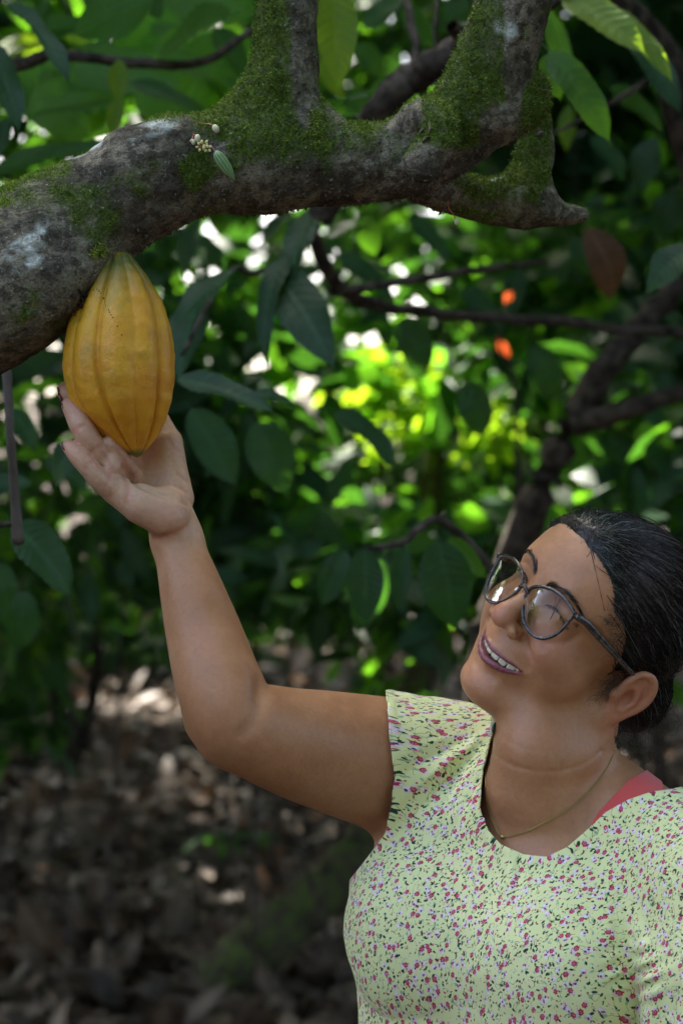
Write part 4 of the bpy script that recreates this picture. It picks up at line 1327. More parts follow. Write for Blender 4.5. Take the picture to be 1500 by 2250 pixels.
# crumbs of bark and moss hanging along the underside
ed = np.nonzero((up < -.55) & (qx[:, 0] > 150) & (TV[:, 1] < 2120))[0]
ii = rng.choice(ed, 900)
pos = TV[ii]; nn = G[ii] + rng.normal(size=(900, 3)) * .6
nn /= np.linalg.norm(nn, axis=1, keepdims=True)
PT_ = np.stack([pos, pos + nn * rng.uniform(.5, 1.2, (900, 1)), pos + nn * rng.uniform(1, 2.6, (900, 1)) + rng.normal(size=(900, 3)) * .8], 1)
v, f = tubes(PT_, np.tile([1.2, 1.1, .6], (900, 1)) * rng.uniform(.4, 1.2, (900, 1)), 4)
link('bark_crumbs', mesh_np('bark_crumbs', v * .001, f), TREE, flk.m)['kind'] = 'stuff'

# ------------------------------------------------------------------ young green pod, buds and flowers growing out of the limb
grn = Mat('young_pod_skin')
gg = grn.attr('groove').outputs['Fac']
grn.lk(grn.mix(gg, (.16, .26, .10), (.045, .11, .04)), grn.b.inputs['Base Color']); grn.set(rough=.5, sss=.1, ssss=.002)
def onlimb(x, y, off): return onview(limb, x, y, off)
a0, a1_ = onlimb(472, 331, 6), onlimb(517, 397, 8)
a1_ = a1_ + (0, -2, 0)
axv = a1_ - a0; Lp = np.linalg.norm(axv); axv /= Lp
e1 = np.cross(axv, (0, 1, 0)); e1 /= np.linalg.norm(e1); e2 = np.cross(axv, e1)
ts_ = np.linspace(0, 1, 24); rr_ = np.interp(ts_, [0, .04, .15, .35, .6, .85, 1], [.5, 2.6, 4.6, 5.4, 4.8, 2.4, .2])
an_ = np.linspace(0, 2 * math.pi, 60, endpoint=False)
g_ = np.exp(-(((an_ / (2 * math.pi) * 10) % 1 - .5) / .16) ** 2)
V_ = np.concatenate([a0 + axv * Lp * t + (e2 * math.sin(t * math.pi) * 0) + ((r * (1 - .13 * g_))[:, None] * (np.cos(an_)[:, None] * e1 + np.sin(an_)[:, None] * e2)) for t, r in zip(ts_, rr_)])
idx = np.arange(24 * 60).reshape(24, 60)
F = np.stack([idx[:-1], np.roll(idx[:-1], -1, 1), np.roll(idx[1:], -1, 1), idx[1:]], -1).reshape(-1, 4)
YP = empty('young_cocoa_pod', tuple(a0 * .001))
tag(YP, 'small slender ribbed green cocoa pod growing on the front of the mossy limb', 'cocoa pod')
me = mesh_np('husk', V_ * .001, F); attr(me, 'groove', np.tile(g_, 24)); link('husk', me, YP, grn.m)
v, f = tube(np.array([onlimb(462, 318, 0), onlimb(466, 324, 4), a0 + axv]) * .001, [.0011, .0012, .0014], 6, 3)
link('stalk', mesh_np('stalk', v, f), YP, flk.m)
budm = Mat('bud_skin'); budm.lk(budm.mix(budm.noise(300, 2), (.42, .42, .26), (.55, .50, .34)), budm.b.inputs['Base Color']); budm.set(rough=.5, sss=.1, ssss=.002)
redm = Mat('red_stalk'); redm.set(base=(.30, .06, .03), rough=.5)
petm = Mat('flower_petal'); petm.set(base=(.55, .52, .20), rough=.5)
def bud(x, y, r, tilt, stalk, label, name='flower_bud', parent=None, off=5):
    p = onlimb(x, y, off)
    t = parent or empty(name, tuple(p * .001))
    if parent is None: tag(t, label, 'flower bud')
    d = np.array([math.sin(tilt), -.2, -math.cos(tilt)]); d /= np.linalg.norm(d)
    e = np.cross(d, (0, 1, 0)); e /= np.linalg.norm(e); g = np.cross(d, e)
    v, f = superell((0, 0, 0), (r * .72, r * .72, r), None, 1.0, 12, 8)
    v = v * (1 - .22 * (v[:, 2:3] / r)) @ np.stack([e, g, d])
    link('bud', mesh_np('bud', (v + p) * .001, f), t, budm.m)
    pts = np.array([onlimb(a, b, o) for a, b, o in stalk] + [p - d * r * .8])
    v, f = tube(pts * .001, .00045, 5, 4)
    link('stalk', mesh_np('stalk', v, f), t, redm.m)
    return t
bud(475, 284, 4.2, .5, [(432, 268, 1), (450, 271, 3), (463, 273, 4)], 'pale green flower bud on a curved red stalk above the small green pod')
FL = bud(434, 305, 3.8, .1, [(424, 294, 1), (428, 296, 3)], 'cluster of small cream cocoa flowers and buds beside the small green pod', 'flower_cluster')
FL['category'] = 'flower'
bud(425, 313, 2.6, .2, [(424, 298, 1)], None, parent=FL)
bud(420, 309, 1.6, -.4, [(424, 298, 1)], None, parent=FL)
for cx, cy, n, s in ((441, 322, 5, 3.0), (449, 318, 5, 3.2), (456, 325, 4, 2.8)):
    p = onlimb(cx, cy, 5)
    for k in range(n):
        a = k * 2 * math.pi / n + rng.random()
        q = p + np.array([math.cos(a) * s, -1.5 - rng.random(), math.sin(a) * s])
        v, f = superell(q, (s * .55, .6, s * .38), Matrix.Rotation(-a, 3, 'Y'), .9, 8, 5)
        link('petal', mesh_np('petal', v * .001, f), FL, petm.m)
    v, f = superell(p + (0, -1.5, 0), (1.1, 1.2, 1.1), None, 1, 8, 5); link('flower_heart', mesh_np('flower_heart', v * .001, f), FL, redm.m)
    v, f = tube(np.array([onlimb(428, 300, 1), onlimb((cx + 428) / 2, (cy + 300) / 2, 5), p]) * .001, .0004, 5, 3); link('stalk', mesh_np('stalk', v, f), FL, redm.m)
hb_ = PM(1003, 487, 2.02)
HBu = empty('hanging_bud', tuple(hb_ * .001)); tag(HBu, 'tiny cream bud dangling on a thin red stalk under the limb', 'flower bud')
v, f = superell(hb_, (2.2, 2.2, 3.0), None, 1.0, 10, 7); link('bud', mesh_np('bud', v * .001, f), HBu, budm.m)
v, f = tube(np.array([PM(984, 440, 2.03), PM(986, 456, 2.02), PM(995, 470, 2.02), PM(1002, 481, 2.02)]) * .001, .0005, 5, 4); link('stalk', mesh_np('stalk', v, f), HBu, redm.m)
# ------------------------------------------------------------------ terrain
def ground_z(x, y):
    x = np.asarray(x, float); y = np.asarray(y, float)
    h = np.clip(y - 8.5, 0, None) * .075 + .05 * np.sin(x * .9 + .4) * np.sin(y * .7) + .02 * np.sin(x * 3.1) * np.cos(y * 2.7)
    return np.minimum(h, 6 + 0 * h)
gx = np.concatenate([np.linspace(-60, -8, 14)[:-1], np.linspace(-8, 8, 90)[:-1], np.linspace(8, 60, 14)])
gy = np.concatenate([np.linspace(-40, 0, 12)[:-1], np.linspace(0, 22, 120)[:-1], np.linspace(22, 120, 22)])
X, Y = np.meshgrid(gx, gy)
Z = ground_z(X, Y) + .02 * fbm(np.stack([X.ravel(), Y.ravel(), 0 * X.ravel()], 1), .5, 3).reshape(X.shape)
idx = np.arange(X.size).reshape(X.shape)
F = np.stack([idx[:-1, :-1], idx[:-1, 1:], idx[1:, 1:], idx[1:, :-1]], -1).reshape(-1, 4)
soil = Mat('forest_soil')
n1 = soil.noise(9, 5, .65); n2 = soil.noise(60, 4, .6)
c = soil.mix(soil.ramp(n1, .35, .65), (.018, .013, .010), (.050, .036, .026))
c = soil.mix(soil.ramp(n2, .55, .7, 0, .6), c, (.10, .075, .055))
soil.lk(c, soil.b.inputs['Base Color']); soil.set(rough=.95, spec=.15)
soil.lk(soil.bump(n2, .8, .02, soil.bump(n1, .6, .05)), soil.b.inputs['Normal'])
GROUND = link('ground', mesh_np('ground', np.stack([X.ravel(), Y.ravel(), Z.ravel()], 1), F), None, soil.m)
GROUND['kind'] = 'structure'

# ------------------------------------------------------------------ leaves
def leaf_mat(name, lo, hi, trans, gloss=.38, spec=.5, tcol=None, veins=True, blot=None):
    """lo/hi: surface colour range by leaf; trans: share of light passing through"""
    m = Mat(name)
    r = m.attr('rnd').outputs['Fac'] if blot != 'obj' else m.node('ShaderNodeObjectInfo').outputs['Random']
    c = m.mix(r, lo, hi)
    if veins:
        vn = m.attr('vein').outputs['Fac']
        c = m.mix(m.math('MULTIPLY', vn, .45), c, tuple(min(1, x * 2.4 + .01) for x in hi))
    n = m.noise(14, 3, .6)
    c = m.mix(m.ramp(n, .45, .75, 0, .35), c, tuple(x * .6 for x in lo))
    c = m.mix(m.ramp(m.noise(70, 3, .6), .68, .74, 0, .6), c, (.09, .055, .02))
    m.lk(c, m.b.inputs['Base Color'])
    m.set(rough=gloss + .1, spec=spec * .8)
    tl = m.node('ShaderNodeBsdfTranslucent')
    tc = m.mix(r, tcol or tuple(x * 1.6 for x in lo), tuple(x * 2.0 for x in (tcol or hi)))
    if veins: tc = m.mix(m.math('MULTIPLY', vn, .5), tc, tuple(x * .35 for x in (tcol or hi)))
    m.lk(tc, tl.inputs[0])
    mx = m.node('ShaderNodeMixShader'); mx.inputs[0].default_value = trans
    m.lk(m.b.outputs[0], mx.inputs[1]); m.lk(tl.outputs[0], mx.inputs[2]); m.lk(mx.outputs[0], m.out.inputs['Surface'])
    if veins: m.lk(m.bump(vn, .3, .001), m.b.inputs['Normal'])
    return m.m
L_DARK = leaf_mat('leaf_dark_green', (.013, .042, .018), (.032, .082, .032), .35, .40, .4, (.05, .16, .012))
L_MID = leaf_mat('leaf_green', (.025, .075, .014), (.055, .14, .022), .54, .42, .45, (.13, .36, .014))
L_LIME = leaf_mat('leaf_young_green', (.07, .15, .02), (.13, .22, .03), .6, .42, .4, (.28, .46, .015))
L_BROWN = leaf_mat('leaf_dry_brown', (.055, .030, .016), (.13, .075, .040), .2, .7, .3, (.2, .09, .03), True)
L_RED = leaf_mat('leaf_flush_red', (.35, .08, .03), (.45, .12, .04), .5, .45, .4, (.7, .12, .03), False)
LIT = leaf_mat('litter', (.020, .015, .011), (.14, .10, .07), .1, .50, .4, (.15, .09, .05), True, None)

def leaf_grid(L, W, nu, nv, droop, fold, wave, seed, curl=0.0):
    """a blade along +X from the petiole, face up along +Z"""
    rs = np.random.default_rng(seed)
    u = np.linspace(0, 1, nu); v = np.linspace(-1, 1, nv)
    prof = (np.sin(np.clip(u * 1.06, 0, 1) ** .85 * math.pi) ** .72) * (1 - .15 * u)
    prof = prof * (1 - sstep(.82, 1.0, u) * .75) + .015
    prof[0] = .02; prof[-1] = .004
    U, Vv = np.meshgrid(u, v, indexing='ij'); Pr = prof[:, None] * np.ones_like(Vv)
    y = Vv * Pr * W / 2
    ang = droop * U ** 1.3
    s = U * L
    du = L / (nu - 1)
    xs = np.cumsum(np.r_[0, np.cos(droop * (u[1:] ** 1.3)) * du]); zs = -np.cumsum(np.r_[0, np.sin(droop * (u[1:] ** 1.3)) * du])
    x = xs[:, None] + 0 * Vv; z = zs[:, None] + 0 * Vv
    ripple = np.abs(np.sin((U * 11 - np.abs(Vv) * 1.3) * math.pi))
    z = z + fold * np.abs(Vv) * Pr * W * .5 + (1 - ripple) * -.0055 * (L / .25) * (np.abs(Vv) > .05) * Pr + wave * L * .03 * np.sin(U * 9 + seed) * Vv * np.abs(Vv) * Pr
    z = z + curl * L * .15 * (Vv ** 2) * rs.uniform(-1, 1) + curl * L * .1 * np.sin(U * 5 + seed * 1.7)
    x = x - .25 * np.abs(y) * 0
    vein = np.maximum(np.exp(-(np.abs(Vv) / .07) ** 2), .75 * np.exp(-((ripple) / .16) ** 2))
    Vt = np.stack([x, y, z], -1).reshape(-1, 3)
    idx = np.arange(nu * nv).reshape(nu, nv)
    F = np.stack([idx[:-1, :-1], idx[1:, :-1], idx[1:, 1:], idx[:-1, 1:]], -1).reshape(-1, 4)
    return Vt, F, vein.ravel()
def leaf_mesh(name, mat, L=.27, W=.10, nu=36, nv=17, **k):
    Vt, F, vn = leaf_grid(L, W, nu, nv, **k)
    # petiole
    v, f = tube(np.array([(-.03, 0, .004), (-.01, 0, .001), (0, 0, 0), (.4 * L, 0, float(Vt[:, 2].max() * 0 - .001))])[:3], [.0022, .0016, .0014], 5, 2)
    me = mesh_np(name, np.vstack([Vt, v]), np.vstack([F, f + len(Vt)]))
    attr(me, 'vein', np.r_[vn, np.ones(len(v))]); attr(me, 'rnd', np.full(len(Vt) + len(v), rng.random()))
    me.materials.append(mat)
    return me
HI = {}
for key, mat in (('dark', L_DARK), ('mid', L_MID), ('lime', L_LIME), ('brown', L_BROWN), ('red', L_RED)):
    HI[key] = [leaf_mesh('leaf', mat, droop=d, fold=f, wave=w, seed=i, curl=c) for i, (d, f, w, c) in enumerate(((.5, .25, 1, 0), (.9, .15, 1.4, 0), (.2, .35, .8, 0), (1.3, .2, 1, .2)))]
    if key in ('lime', 'mid'):
        HI[key + 'w'] = [leaf_mesh('leaf', mat, W=.15, droop=.5, fold=.2, wave=1, seed=7)]

def leaf_matrix(a, b, facing):
    """blade from a to b with its upper side towards 'facing'"""
    a = Vector(a); b = Vector(b); x = (b - a); L = x.length; x.normalize()
    z = Vector(facing); z = (z - x * z.dot(x)).normalized(); y = z.cross(x)
    return Matrix(((x.x, y.x, z.x), (x.y, y.y, z.y), (x.z, y.z, z.z))), L
def put_leaf(tree, a, b, facing, key='mid', wide=None, variant=None):
    R3, L = leaf_matrix(a, b, facing)
    lst = HI[key]; me = lst[(rnd.randrange(len(lst)) if variant is None else variant) % len(lst)]
    o = bpy.data.objects.new('leaf', me); COL.objects.link(o)
    s = L / .25
    sw = s if wide is None else wide / .095
    M4 = R3.to_4x4() @ Matrix.Diagonal((s, sw, (s + sw) / 2, 1)); M4.translation = Vector(a)
    o.parent = tree; o.matrix_parent_inverse = Matrix.Translation(-Vector(tree.location)); o.matrix_basis = M4
    return o
def px_leaf(tree, x1, y1, x2, y2, w, Y, key='mid', Y2=None, face=(0, -1, .5), variant=None):
    put_leaf(tree, P(x1, y1, Y), P(x2, y2, Y2 or Y), face, key, w / FPX * Y, variant)

bark2 = Mat('dark_bark')
n1 = bark2.noise(40, 4, .6)
bark2.lk(bark2.mix(bark2.ramp(n1, .35, .65), (.022, .017, .013), (.085, .065, .05)), bark2.b.inputs['Base Color'])
bark2.set(rough=.9, spec=.2); bark2.lk(bark2.bump(n1, .8, .006), bark2.b.inputs['Normal'])
bark3 = Mat('green_bark')
n1 = bark3.noise(30, 4, .6)
bark3.lk(bark3.mix(bark3.ramp(n1, .40, .62), (.060, .045, .032), (.075, .10, .025)), bark3.b.inputs['Base Color']); bark3.set(rough=.9, spec=.2)
bark3.lk(bark3.bump(n1, .8, .006), bark3.b.inputs['Normal'])
def limb_part(tree, name, pts, rad, mat=None, sides=10):
    pts = np.array([np.array(p, float) for p in pts])
    pts = spline(pts, 6)
    pts[1:-1] += rng.normal(size=pts[1:-1].shape) * np.mean(rad) * .10
    v, f = tube(pts, rad, sides)
    n = v.shape[0]
    v = v + rng.normal(size=v.shape) * np.mean(rad) * .04
    return link(name, mesh_np(name, v, f), tree, (mat or bark2).m)
def new_tree(name, loc, label, cat='tree', group=None):
    t = empty(name, loc); tag(t, label, cat, group); return t

# low leaf for the far masses: 8 vertices
LT = np.array([(0, 0, 0), (.28, -.17, .02), (.28, 0, -.01), (.28, .17, .02), (.66, -.155, -.04), (.66, 0, -.07), (.66, .155, -.04), (1, 0, -.2)], float)
LF = np.array([(0, 1, 2, 2), (0, 2, 3, 3), (1, 4, 5, 2), (2, 5, 6, 3), (4, 7, 5, 5), (5, 7, 6, 6)])
LF3 = np.array([(0, 1, 2), (0, 2, 3), (1, 4, 5), (1, 5, 2), (2, 5, 6), (2, 6, 3), (4, 7, 5), (5, 7, 6)])
def leaf_mass(name, pos, size, parent, mats, tilt=.6, kind='stuff', hang=.35, bright=None):
    """pos (n,3) metres; one mesh of many small leaves; mats: list of (material, share)"""
    n = len(pos)
    d = rng.normal(size=(n, 3)); d[:, 2] = d[:, 2] * .5 - hang; d /= np.linalg.norm(d, axis=1, keepdims=True)
    z = rng.normal(size=(n, 3)) * tilt + (0, 0, 1); z -= d * (z * d).sum(1, keepdims=True); z /= np.linalg.norm(z, axis=1, keepdims=True)
    y = np.cross(z, d)
    L = (np.asarray(size) * rng.uniform(.65, 1.25, n))[:, None, None]
    V = pos[:, None, :] + L * (LT[None, :, 0:1] * d[:, None] + LT[None, :, 1:2] * y[:, None] + LT[None, :, 2:3] * z[:, None])
    F = (np.arange(n) * 8)[:, None, None] + LF3[None]
    me = mesh_np(name, V.reshape(-1, 3), F.reshape(-1, 3))
    attr(me, 'rnd', np.repeat(rng.random(n), 8))
    attr(me, 'vein', np.tile(np.array([.6, 0, .8, 0, 0, .8, 0, 0]), n))
    for m, _ in mats: me.materials.append(m)
    sh_ = np.cumsum([s for _, s in mats]); sh_ = sh_ / sh_[-1]
    mi = np.searchsorted(sh_, rng.random(n)).astype(np.int32)
    me.polygons.foreach_set('material_index', np.repeat(mi, 8))
    o = link(name, me, parent)
    o['kind'] = kind
    return o
SD = np.array(SUN_DIR)
# shafts where the sun comes through: points it must reach and the radius kept open
SHAFTS = [(P(850, 880, 7.6), .36), (P(920, 960, 7.4), .12), (P(1100, 950, 7.4), .20), (P(1350, 860, 6.5), .06), (P(240, 1500, 13.4), .30), (P(340, 1505, 13.2), .22), (P(430, 1495, 13.8), .22), (P(330, 1590, 11.8), .10), (P(280, 1610, 11.4), .06),
          (P(700, 1500, 14), .12), (P(560, 500, 7), .18), (P(60, 60, 6), .45), (P(430, 20, 5.5), .3), (P(250, 250, 5), .22), (P(1190, 1080, 5.2), .05), (P(500, 1190, 8), .10), (P(130, 1330, 9), .12), (P(700, 250, 5), .12), (P(1380, 60, 4.5), .12),
          (P(410, 70, 3.3), .22), (P(130, 330, 3.3), .10), (P(740, 60, 2.8), .05), (P(1430, 90, 2.9), .05), (P(1110, 770, 5.5), .05)]
for _ in range(580):
    Yf = rnd.uniform(4.6, 12.5)
    SHAFTS.append((P(rnd.choice((rnd.uniform(450, 1500), rnd.uniform(450, 1500), rnd.uniform(0, 1500))), rnd.triangular(430, 1420, 800), Yf), rnd.uniform(.025, .07) * Yf / 8))
SHAFTS += [(P(300, 130, 4.4), .32), (P(60, 200, 4.4), .22), (P(520, 60, 4.2), .14), (P(1300, 60, 4.0), .10)]
SHADED = [P(*q) for q in ((150, 900, 1.98), (300, 1100, 2.0), (380, 1130, 2.0), (400, 1300, 2.0), (480, 1500, 1.97), (650, 1560, 2.0), (850, 1560, 2.05), (980, 1560, 2.1), (1080, 1350, 1.95), (1200, 1250, 1.95), (1350, 1180, 1.98), (1450, 1250, 2.0),
          (1150, 1450, 1.95), (1250, 1600, 1.98), (1040, 1520, 1.95), (1100, 1800, 2.0), (950, 1950, 2.0), (1250, 1950, 1.95), (1450, 1850, 1.95), (800, 2050, 2.0), (260, 600, 2.0), (260, 800, 1.97), (60, 560, 2.0), (0, 420, 2.0), (160, 380, 2.0), (330, 300, 2.0), (450, 300, 2.0),
          (600, 330, 2.0), (620, 150, 2.0), (630, 0, 2.0), (800, 320, 2.0), (980, 250, 2.0), (1060, 120, 2.0), (1110, 0, 2.0), (1180, 430, 2.15), (1180, 330, 2.15), (650, 520, 3.2), (580, 640, 3.2), (650, 650, 3.2), (450, 630, 3.0), (410, 720, 3.0), (490, 850, 2.8),
          (820, 945, 3.3), (600, 1000, 3.5), (470, 980, 3.4), (805, 1290, 2.9), (980, 1290, 2.9), (880, 1270, 3.0), (1030, 1220, 3.0), (100, 1220, 2.6), (130, 1010, 2.8), (1330, 200, 2.7), (1460, 580, 3.0), (1350, 580, 3.6))]
SHADED = [np.array(q) for q in SHADED]
def safe(a, r):
    for q in SHADED:
        w = q - np.array(a); w = w - (w @ SD) * SD
        if np.linalg.norm(w) < r + .09: return False
    return True
SHAFTS = [(a, r) for a, r in SHAFTS if safe(a, r)]
for px_g in range(30, 620, 70):
    for py_g in range(-20, 300, 60):
        for Y_g in (3.4, 3.8, 4.3):
            a = np.array(P(px_g, py_g, Y_g))
            if rnd.random() < .6 and safe(a, .10): SHAFTS.append((a, .12))
SHAFTS = [(np.array(a), r) for a, r in SHAFTS]
VIEWS = [(np.array(P(850, 880, 7.7)), .30), (np.array(P(1095, 945, 7.5)), .16), (np.array(P(300, 1510, 13.5)), .42), (np.array(P(330, 1620, 11.5)), .3), (np.array(P(560, 500, 10)), .16),
         (np.array(P(600, 1480, 12)), .3), (np.array(P(150, 1750, 9.5)), .5), (np.array(P(500, 1900, 8)), .6), (np.array(P(250, 2000, 7.5)), .6)]
def clear(pos, extra=0.0):
    """mask of positions that do not stand in one of the shafts"""
    ok = np.ones(len(pos), bool)
    for a, r in SHAFTS:
        w = pos - a; t = w @ SD
        dd = np.linalg.norm(w - t[:, None] * SD, axis=1)
        ok &= ~((t > .25) & (dd < r + extra * min(1, r / .15)))
    # gaps in the foliage through which the bright places are seen
    for a, r in VIEWS:
        d_ = a - CAMP * .001; Ld = np.linalg.norm(d_); d_ = d_ / Ld
        w = pos - CAMP * .001; t = w @ d_
        dd = np.linalg.norm(w - t[:, None] * d_, axis=1)
        ok &= ~((t > 0) & (t < Ld - .3) & (dd < r * t / Ld + .05))
    # keep the space in front of the lens and round the person free
    q = np.stack([pos[:, 0], pos[:, 1]], 1)
    ok &= ~((pos[:, 1] > -1.0) & (pos[:, 1] < 2.9) & (np.abs(pos[:, 0]) < 1.6) & (pos[:, 2] < 2.7))
    ok &= ~((pos[:, 1] > 1) & (pos[:, 1] < 6.6) & (np.abs(pos[:, 0]) < 2.0) & (pos[:, 2] < 1.38 - .03 * pos[:, 1]))
    ok &= ~((pos[:, 1] > -2.2) & (pos[:, 1] <= 1.0) & (pos[:, 2] < 2.2))
    return ok
def blob_points(n, c, r, hollow=.0):
    d = rng.normal(size=(n, 3)); d /= np.linalg.norm(d, axis=1, keepdims=True)
    rad = rng.random(n) ** (1 / 3) if hollow == 0 else (hollow + (1 - hollow) * rng.random(n))
    return np.array(c) + d * rad[:, None] * np.array(r)

# ------------------------------------------------------------------ canopy trees: trunk, limbs, crown
def canopy_tree(x, y, h, label, crowns, mats, lean=(0, 0), r=.10, bm=None, group=None, size=.26):
    gz = float(ground_z(x, y))
    t = new_tree('cocoa_tree', (x, y, gz), label, group=group)
    top = np.array((x + lean[0], y + lean[1], h))
    limb_part(t, 'trunk', [(x, y, gz - .1), (x + lean[0] * .2, y + lean[1] * .2, gz + (h - gz) * .35), (x + lean[0] * .6, y + lean[1] * .6, gz + (h - gz) * .7), top], [r, r * .85, r * .7, r * .45], bm)
    allp = []
    for k, (c, rad, n) in enumerate(crowns):
        n = int(n * 1.45)
        base_ = np.array((x + lean[0] * .6, y + lean[1] * .6, gz + (h - gz) * .65))
        limb_part(t, 'limb', [base_, (base_ + np.array(c)) / 2 + (0, 0, .15), np.array(c)], [r * .5, r * .35, r * .15], bm, 7)
        p = blob_points(n, c, rad)
        # clump the leaves
        cl = blob_points(max(8, n // 22), c, rad)
        p = p * .35 + cl[rng.integers(0, len(cl), n)] * .65 + rng.normal(size=(n, 3)) * .12
        allp.append(p)
    p = np.concatenate(allp); p = p[clear(p, .10)]
    p = p[p[:, 2] > ground_z(p[:, 0], p[:, 1]) + .3]
    leaf_mass('crown', p, size, t, mats)
    return t
DK = [(L_DARK, .75), (L_MID, .25)]; MX = [(L_DARK, .5), (L_MID, .42), (L_LIME, .08)]; LM = [(L_MID, .6), (L_LIME, .3), (L_DARK, .1)]
def above(x, y, z, rx, ry, rz, n): return ((x, y, z), (rx, ry, rz), n)
# overhead and to the sides of the woman
canopy_tree(-2.6, 4.4, 4.2, 'cocoa tree left of the picture with crown arching above the bright green leaves', [above(-1.6, 4.2, 3.6, 1.7, 1.3, .8, 1500), above(-2.4, 3.0, 3.4, 1.6, 1.3, .9, 1300), above(-3.4, 5.0, 3.2, 1.5, 1.6, 1.2, 1200), above(-.85, 3.35, 3.45, .6, .55, .4, 520)], MX)  # last crown clump added to keep sun flecks off the raised hand
canopy_tree(1.9, 3.8, 4.0, 'cocoa tree right of the woman with its crown hanging in from the upper right', [above(1.3, 3.9, 3.3, 1.2, 1.0, .9, 1300), above(1.5, 2.8, 3.3, 1.4, 1.1, .7, 900), above(2.6, 4.4, 2.6, 1.1, 1.2, 1.3, 1200), above(1.7, 1.2, 3.6, 1.5, 1.3, .6, 1300)], MX)  # last crown clump added overhead to close off light from the right
canopy_tree(-2.3, 6.4, 5.0, 'cocoa tree behind the raised arm, its trunk hidden by hanging leaves', [above(-.6, 6.0, 4.2, 1.9, 1.3, .9, 2200), above(.3, 5.2, 4.0, 1.5, 1.2, .7, 1500), above(-1.2, 7.2, 3.4, 1.1, 1.1, 1.0, 1100)], MX, r=.08)
canopy_tree(2.6, 7.2, 5.2, 'cocoa tree standing well behind the woman on the right', [above(1.6, 6.8, 4.4, 1.7, 1.5, .9, 2000), above(2.7, 7.6, 3.2, 1.3, 1.3, 1.5, 1900), above(1.6, 8.6, 4.8, 1.5, 1.5, .9, 1300)], DK)
canopy_tree(-2.9, 8.6, 5.6, 'cocoa tree in the left background beyond the bright ground', [above(-2.4, 8.8, 4.2, 1.8, 1.6, 1.2, 2300), above(-3.4, 9.4, 2.6, 1.0, 1.3, 1.6, 1700), above(-1.0, 9.6, 5.0, 1.7, 1.5, .9, 1500), above(-2.2, 11.0, 5.2, 1.8, 1.6, .8, 1500)], DK)  # last crown clump added to shade the litter on the left
canopy_tree(.9, 11.0, 6.0, 'cocoa tree in the middle distance behind the sunlit leaves', [above(.6, 10.8, 5.0, 2.0, 1.8, 1.2, 2200), above(1.2, 11.6, 2.9, 1.4, 1.2, 1.5, 2600), above(-.5, 12.2, 4.2, 1.3, 1.2, 1.2, 1400)], DK)
canopy_tree(-5.2, 2.0, 4.6, 'broad cocoa tree far to the left of the woman', [above(-4.8, 1.8, 2.3, 1.4, 2.4, 1.3, 2400), above(-4.6, 3.4, 4.2, 1.3, 1.3, .9, 700)], MX)
canopy_tree(5.0, 5.4, 5.0, 'broad cocoa tree far to the right of the woman', [above(4.6, 5.0, 3.0, 1.5, 2.6, 2.0, 3200)], DK)
canopy_tree(4.4, 10.8, 5.6, 'cocoa tree in the far right background', [above(4.2, 10.4, 3.4, 1.8, 2.0, 2.3, 3800)], DK)
canopy_tree(-6.0, 7.4, 5.4, 'cocoa tree in the far left background', [above(-5.6, 7.0, 3.2, 1.6, 2.4, 2.2, 3000)], DK)
canopy_tree(2.6, -2.6, 4.6, 'unseen cocoa tree added behind the photographer to block light from the right', [above(2.0, -2.4, 3.2, 1.5, 1.2, 1.3, 1800), above(3.0, -.6, 2.8, 1.2, 1.5, 1.9, 2600), above(1.7, -.9, 4.2, 1.5, 1.7, .6, 1700)], MX)  # unseen, added with its crowns so light arrives from the upper left
canopy_tree(-.6, -4.6, 4.6, 'unseen cocoa tree added behind the photographer to block low front light', [above(-.4, -4.2, 2.6, 2.6, .9, 1.8, 3600), above(1.2, -3.6, 3.9, 1.6, 1.3, .8, 1300)], MX)  # unseen, added as a screen against low light from behind the camera
canopy_tree(-4.4, -2.8, 4.2, 'small unseen cocoa tree added behind and left of the photographer to shape the light', [above(-4.2, -2.8, 1.8, 1.2, 1.2, 1.1, 1200)], MX)  # unseen, added to steer the light; kept sparse to leave the left open
# tall unseen trees added above the frame to darken the background
for (x, y, h, lab) in ((-5.5, 11.5, 10.5, 'tall unseen tree added to shade the left background'), (5.5, 9.0, 10.5, 'tall unseen tree added to shade the right background'), (.8, 17.0, 11.0, 'tall unseen tree added to shade the far background')):
    t = new_tree('added_shade_tree', (x, y, float(ground_z(x, y))), lab)
    limb_part(t, 'trunk', [(x, y, float(ground_z(x, y)) - .1), (x + .2, y, 4), (x, y - .2, 8)], [.2, .16, .1], bark2, 12)
    n = 5200
    p = blob_points(n, (x * .55, y, 8.6), (5.2, 4.6, 1.3))
    p = p[clear(p, .2)]
    leaf_mass('crown', p, .5, t, MX)
# the wood beyond reads as one mass
nW = 26000
a_ = rng.uniform(-1.05, 1.05, nW); rad_ = rng.uniform(14.5, 21, nW)
pw = np.stack([np.sin(a_) * rad_, np.cos(a_) * rad_, rng.uniform(0, 1, nW) ** .8 * 9 + .2], 1)
cl = pw[rng.integers(0, nW, 700)]
pw = pw * .45 + cl[rng.integers(0, 700, nW)] * .55 + rng.normal(size=(nW, 3)) * .3
pw[:, 2] += ground_z(pw[:, 0], pw[:, 1]) * .5
pw = pw[clear(pw, .1) & ~((pw[:, 1] < 15.5) & (pw[:, 2] < ground_z(pw[:, 0], pw[:, 1]) + 1.0))]
fw = leaf_mass('far_woodland', pw, .42, None, DK, tilt=1.2)
tag(fw, 'dense dark wood closing off the background', 'woodland')
for i in range(26):
    a = rnd.uniform(-1, 1); R_ = rnd.uniform(13.5, 20); x, y = math.sin(a) * R_, math.cos(a) * R_
    if abs(x) < 4.2 and y < 21 and i % 2: pass
